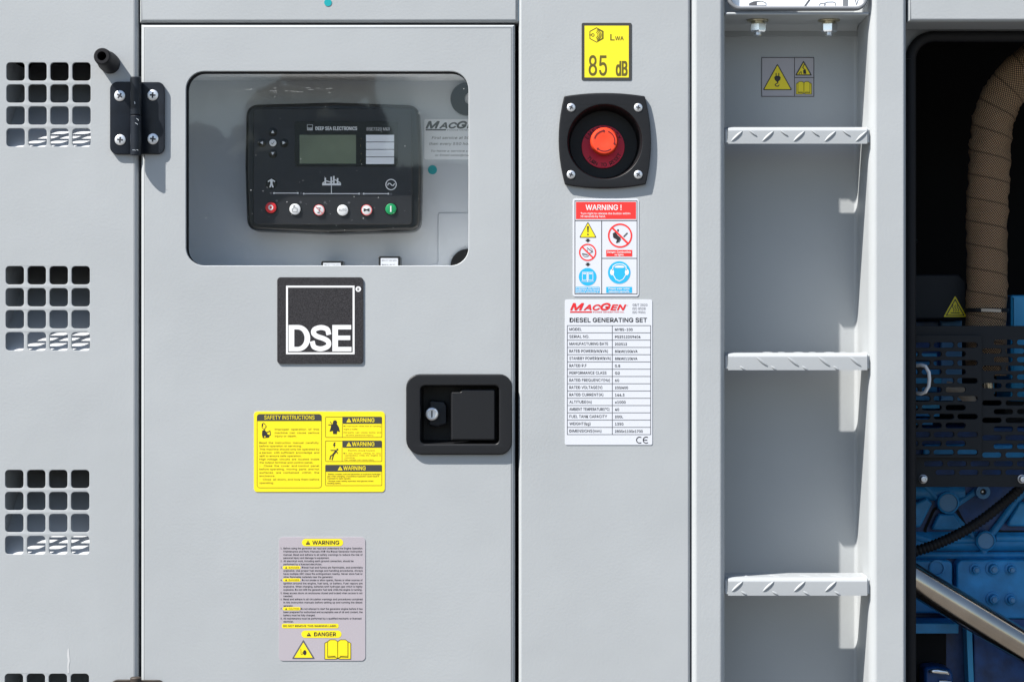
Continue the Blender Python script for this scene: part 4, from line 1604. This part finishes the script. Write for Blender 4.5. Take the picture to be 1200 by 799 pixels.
cb = q.build('clamp_band', we)
q = MB(DE)
vs, fs = [], []
for i in range(9):
    a = math.radians(62 + i * 6.5)
    for vv in (362.6 - i * .1, 366.2 - i * .1):
        vs.append((1156 + 26.6 * math.cos(a), vv, DE + 26.6 * math.sin(a) / DK))
for i in range(8):
    fs.append((2 * i, 2 * i + 1, 2 * i + 3, 2 * i + 2))
q.add(vs, fs, 'cream')
q.build('clamp_tag', cb)

# --- hot surface shroud, sign
q = MB(-125)
q.plate([roundpoly([(1040, 322), (1122, 322), (1131, 330), (1131, 374), (1040, 374)], 2)], -120, -190, 'guard', 2)
tag(q.build('heat_shroud'), 'dark sheet metal box behind the hot surface triangle, left of the wrapped exhaust', 'shroud')
t = thing('hot_surface_sign', 'yellow hot surface warning triangle on the dark box in the engine bay', 'sign', 1118.5, 371, -120, None, -120)
q = MB(-120)
q.plate([tri(1119.2, 346.6, 371.4, 27.4, 1)], -119.5, -119.95, 'yellow')
q.build('sheet', t)
q = MB(-120)
q.flat([tri(1119.2, 349.8, 370.0, 22.4, .6)], -119.4, 'ink')
q.flat([tri(1119.2, 352.2, 369.0, 18.6, .4)], -119.3, 'yellow')
for k in (-1, 0, 1):
    q.stroke([(1119.4 + k * 2.6, 357.4), (1118.6 + k * 2.6, 359.6), (1120.4 + k * 2.6, 362.4), (1119.8 + k * 2.6, 365.2)], .8, -119.2, 'ink')
q.rect(1114, 366.2, 1124.4, 367.4, -119.2, 'olive')
q.build('heat_pictogram', t)

# --- guard with slotted holes
DG = -74.0
gd = thing('engine_guard', 'black slotted metal guard across the engine bay with two silver screws', 'guard', 1140, 570, DG, None, DG)
outs = [rrect(1040, 381.8, 1400, 570.4, 1.5)]


def slot(u0, u1, v, h=6.0):
    return rrect(u0, v - h / 2, u1, v + h / 2, h / 2 - .05, 4)


for r in range(16):
    v = 401.0 + r * 10.15
    off = 0 if r % 2 else 13.5
    k = -4
    for k in range(-3, 9):
        u0 = 1151.2 + off + k * 27.3
        if r < 14 and u0 < 1150:
            continue
        if r >= 14 and u0 < 1076:
            continue
        outs.append(slot(u0, u0 + 22.6, v))
outs.append(rrect(1062, 398, 1145.5, 532, 2))
q = MB(DG)
q.plate(outs, DG, DG - 2.5, 'guard', .5, 1)
q.build('guard_panel', gd)
q = MB(DG)
outs = [rrect(1046, 392.8, 1149.4, 536.2, 1.5)]
for r in range(13):
    v = 404.2 + r * 10.45
    if r % 2 == 0:
        us = ((1066.6, 1089.2), (1093.2, 1117), (1121, 1144.6))
    else:
        us = ((1052, 1075.2), (1079.4, 1102.4), (1107.2, 1130.6))
    for (a, b) in us:
        outs.append(slot(a, b, v, 6.2))
q.plate(outs, DG + 3.6, DG + .4, 'guard', .6, 1)
cv_ = q.build('cover_plate', gd)
q = MB(DG)
pts = [(1073, 428.4, DG + 3), (1077, 427.6, DG + 7), (1081.5, 429, DG + 10), (1085.4, 436, DG + 11), (1086, 444, DG + 11), (1085.2, 452, DG + 11), (1081.5, 459, DG + 10), (1077, 461, DG + 7), (1074, 460.4, DG + 3)]
q.tube(pts, 2.2, 'whiteprint', 10)
q.build('pull_loop', cv_)
for u in (1081.6, 1197.6):
    q = MB(DG)
    q.lathe(u, 561.0, DG, [(5.2, 0), (5.2, 1), (4.4, 1.4), (4.2, 4), (3.4, 5), (2.0, 5.2), (1.8, 4.2), (.01, 4.2)], 'zinc', 24)
    q.build('screw', gd)

# --- engine
en = thing('engine', 'blue painted diesel engine block with round core plugs and bolted plate', 'engine', 1250, 1200, -200, None, -150)
DB = -150.0


def eb():
    return MB(DB)


q = eb()
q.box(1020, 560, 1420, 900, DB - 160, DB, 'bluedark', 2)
q.tube([(1020, 577, DB - 2), (1130, 577, DB - 2)], 10, 'blue', 20)
q.tube([(1020, 634, DB - 6), (1420, 634, DB - 6)], 15, 'blue', 24)
q.build('cylinder_block', en)
q = eb()
for tr_ in ([(1084, 623), (1096, 598), (1119, 598), (1134, 623)], [(1170, 620), (1190, 583), (1220, 583), (1240, 620)],
            [(1040, 624), (1062, 590), (1086, 577), (1096, 585), (1078, 622)]):
    rp2 = roundpoly(tr_, 5)
    inn = [((a - sum(p[0] for p in tr_) / len(tr_)) * .82 + sum(p[0] for p in tr_) / len(tr_),
            (b - sum(p[1] for p in tr_) / len(tr_)) * .78 + sum(p[1] for p in tr_) / len(tr_)) for a, b in rp2]
    q.plate([inn], DB + 7, DB, 'blue', 3, 3)
for seg in ([(1060, 650), (1340, 650)], [(1166, 630), (1330, 630)], [(1066, 626), (1090, 633), (1143, 632)]):
    q.tube([(a, b, DB + 3) for a, b in seg], 4.2, 'blue', 10)
q.tube([(1074, 560, DB + 2), (1102, 588, DB + 3), (1143, 632, DB + 3)], 3.6, 'blue', 10)
q.tube([(1118, 592, DB + 2), (1166, 560, DB + 2)], 3.6, 'blue', 10)
q.tube([(1152, 632, DB + 2), (1152, 660, DB + 2)], 5, 'blue', 10)
q.tube([(1159, 628, DB + 2), (1200, 574, DB + 2)], 4.4, 'blue', 10)
q.build('casting_rib', en)
for tr_ in ([(1081, 626), (1095, 595), (1120, 595), (1137, 626)], [(1166, 623), (1189, 579), (1221, 579), (1244, 623)]):  # flat black lines paint the shade in the casting recesses
    q = eb()
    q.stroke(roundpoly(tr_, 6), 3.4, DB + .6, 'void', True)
    q.build('groove_shade', en)
for (u, v, r) in ((1108.8, 588, 10.4), (1152.6, 632.4, 9.2)):
    q = eb()
    q.lathe(u, v, DB, [(r + 2.6, 0), (r + 2.4, 9), (r + .4, 10), (r, 8.6), (r * .5, 8.8), (.01, 8.8)], 'blue', 32)
    q.flat([circ(u, v, r * .99, 32)], DB + 9.2, 'plug')
    q.build('core_plug', en)
q = eb()
q.lathe(1148.6, 575, DB, [(8.6, 0), (8.2, 12), (3.8, 12.4), (3.6, 9), (.01, 9)], 'plug', 28)
q.flat([circ(1148.6, 575, 3.4, 20)], DB + 9.2, 'ink')
q.flat([circ(1148.6, 575, 1.2, 12)], DB + 9.4, 'zinc')
q.build('oil_port', en)
q = eb()
q.plate([rrect(1116.4, 653.2, 1420, 722, (8, 0, 0, 0))], DB + 16, DB, 'blue', 2.4, 2)
mp_ = q.build('mounting_plate', en)
for (u, v, r) in ((1138, 664.4, 6.2), (1158.6, 663.8, 8), (1179.2, 664.2, 6.2), (1158.6, 698.6, 7.6), (1179.4, 699.2, 6.4)):
    q = eb()
    q.lathe(u, v, DB + 16, [(r + .8, 0), (r + .6, 1.2), (r * .78, 1.6), (r * .74, 4.6), (r * .62, 5.6), (.01, 5.8)], 'blue', 6 if False else 26)
    q.lathe(u + .3, v + .2, DB + 21.8, [(r * .45, 0), (r * .42, 1.2), (.01, 1.2)], 'plug', 6)
    q.build('bolt', mp_)
q = eb()
q.plate([rrect(1060, 654, 1112.5, 716, 7)], DB + 14, DB, 'blue', 2.4, 2)
q.lathe(1094, 663, DB + 14, [(9.6, 0), (9.4, 2), (7.4, 2.2), (7.2, .6), (.01, .6)], 'blue', 28)
q.build('side_plate', en)
q = eb()
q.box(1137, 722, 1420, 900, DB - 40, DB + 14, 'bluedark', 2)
q.build('sump', en)
q = eb()
q.add([(1126.6, 728, DB + 20), (1133.0, 731, DB + 20), (1139.0, 900, DB + 20), (1133.6, 900, DB + 20),
       (1126.6, 728, DB + 4), (1133.0, 731, DB + 4), (1139.0, 900, DB + 4), (1133.6, 900, DB + 4)],
      [(0, 1, 2, 3), (0, 3, 7, 4), (1, 2, 6, 5), (0, 1, 5, 4)], 'sky')
q.build('sump_flange', en)
q = eb()
q.box(1040, 722.6, 1112, 734.6, DB + 2, DB + 40, 'blue', 1.5)
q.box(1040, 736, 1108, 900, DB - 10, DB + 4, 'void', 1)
q.build('bracket', en)
q = eb()
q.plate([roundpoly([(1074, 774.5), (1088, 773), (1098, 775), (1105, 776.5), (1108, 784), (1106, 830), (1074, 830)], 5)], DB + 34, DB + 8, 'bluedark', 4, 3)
q.tube([(1078, 778, DB + 38), (1088, 777.6, DB + 40), (1098, 779, DB + 39), (1102, 782, DB + 37)], [2.0, 3.2, 2.6, 1.4], 'chrome', 12)
q.tube([(1090, 790, DB + 38), (1104, 791, DB + 37)], [1.8, 2.2], 'chrome', 10)
q.build('filter_head', en)
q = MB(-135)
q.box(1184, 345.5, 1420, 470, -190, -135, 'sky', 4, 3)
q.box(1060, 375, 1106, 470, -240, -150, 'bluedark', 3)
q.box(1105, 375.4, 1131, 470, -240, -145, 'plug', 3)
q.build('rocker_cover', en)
q = MB(-125)
random.seed(3)
for i in range(9):
    q.box(1060 + random.uniform(-2, 2), 414 + i * 9.6, 1100 + random.uniform(-4, 8), 421.5 + i * 9.6, -200, -140 + random.uniform(-6, 6), 'blue' if i % 3 else 'sky', 1.2)
q.build('cooling_fins', en)
q = MB(-112)
q.tube([(1108, 454, -110), (1124, 457, -108), (1134, 466, -108), (1140, 480, -110)], 8, 'cream', 14)
q.tube([(1152, 414, -115), (1156, 440, -115), (1158, 462, -115)], 9, 'steel', 16)
q.build('feed_pipe', en)
q = MB(-150)
q.box(1060, 500, 1420, 566, -260, -152, 'bluedark', 4)
q.box(1080, 520, 1330, 540, -190, -144, 'blue', 4, 4)
q.box(1180, 398, 1420, 500, -260, -160, 'void', 3)  # black colour stands in for shade behind the guard slots
q.build('manifold', en)

# --- corrugated hose and steel pipe crossing the bay
DH = -112.0
hs = [(1040, 656), (1072, 646), (1098, 637), (1122, 626), (1146, 612), (1170, 594), (1190, 577), (1210, 556), (1226, 530)]
pts, rad = [], []
base = []
for i in range(len(hs) - 1):
    p0, p1, p2, p3 = (Vector(hs[max(0, i - 1)]), Vector(hs[i]), Vector(hs[i + 1]), Vector(hs[min(len(hs) - 1, i + 2)]))
    for j in range(24):
        t_ = j / 24
        q_ = 0.5 * ((2 * p1) + (p2 - p0) * t_ + (2 * p0 - 5 * p1 + 4 * p2 - p3) * t_ * t_ + (3 * p1 - p0 - 3 * p2 + p3) * t_ ** 3)
        base.append(q_)
q = MB(DH)
q.tube([(b.x, b.y, DH) for b in base], [5.6 + (.9 if i % 4 < 2 else 0) for i in range(len(base))], 'rubber', 14)
tag(q.build('corrugated_hose'), 'thin black corrugated hose slanting across the blue engine block', 'hose')
DPI = -92.0
q = MB(DPI)
q.tube([(1010, 642, DPI), (1136, 718, DPI), (1262, 794, DPI), (1430, 895.3, DPI)], 18.2, 'steel', 40)
tag(q.build('steel_pipe'), 'thick brushed steel pipe slanting down in front of the blue engine', 'pipe')
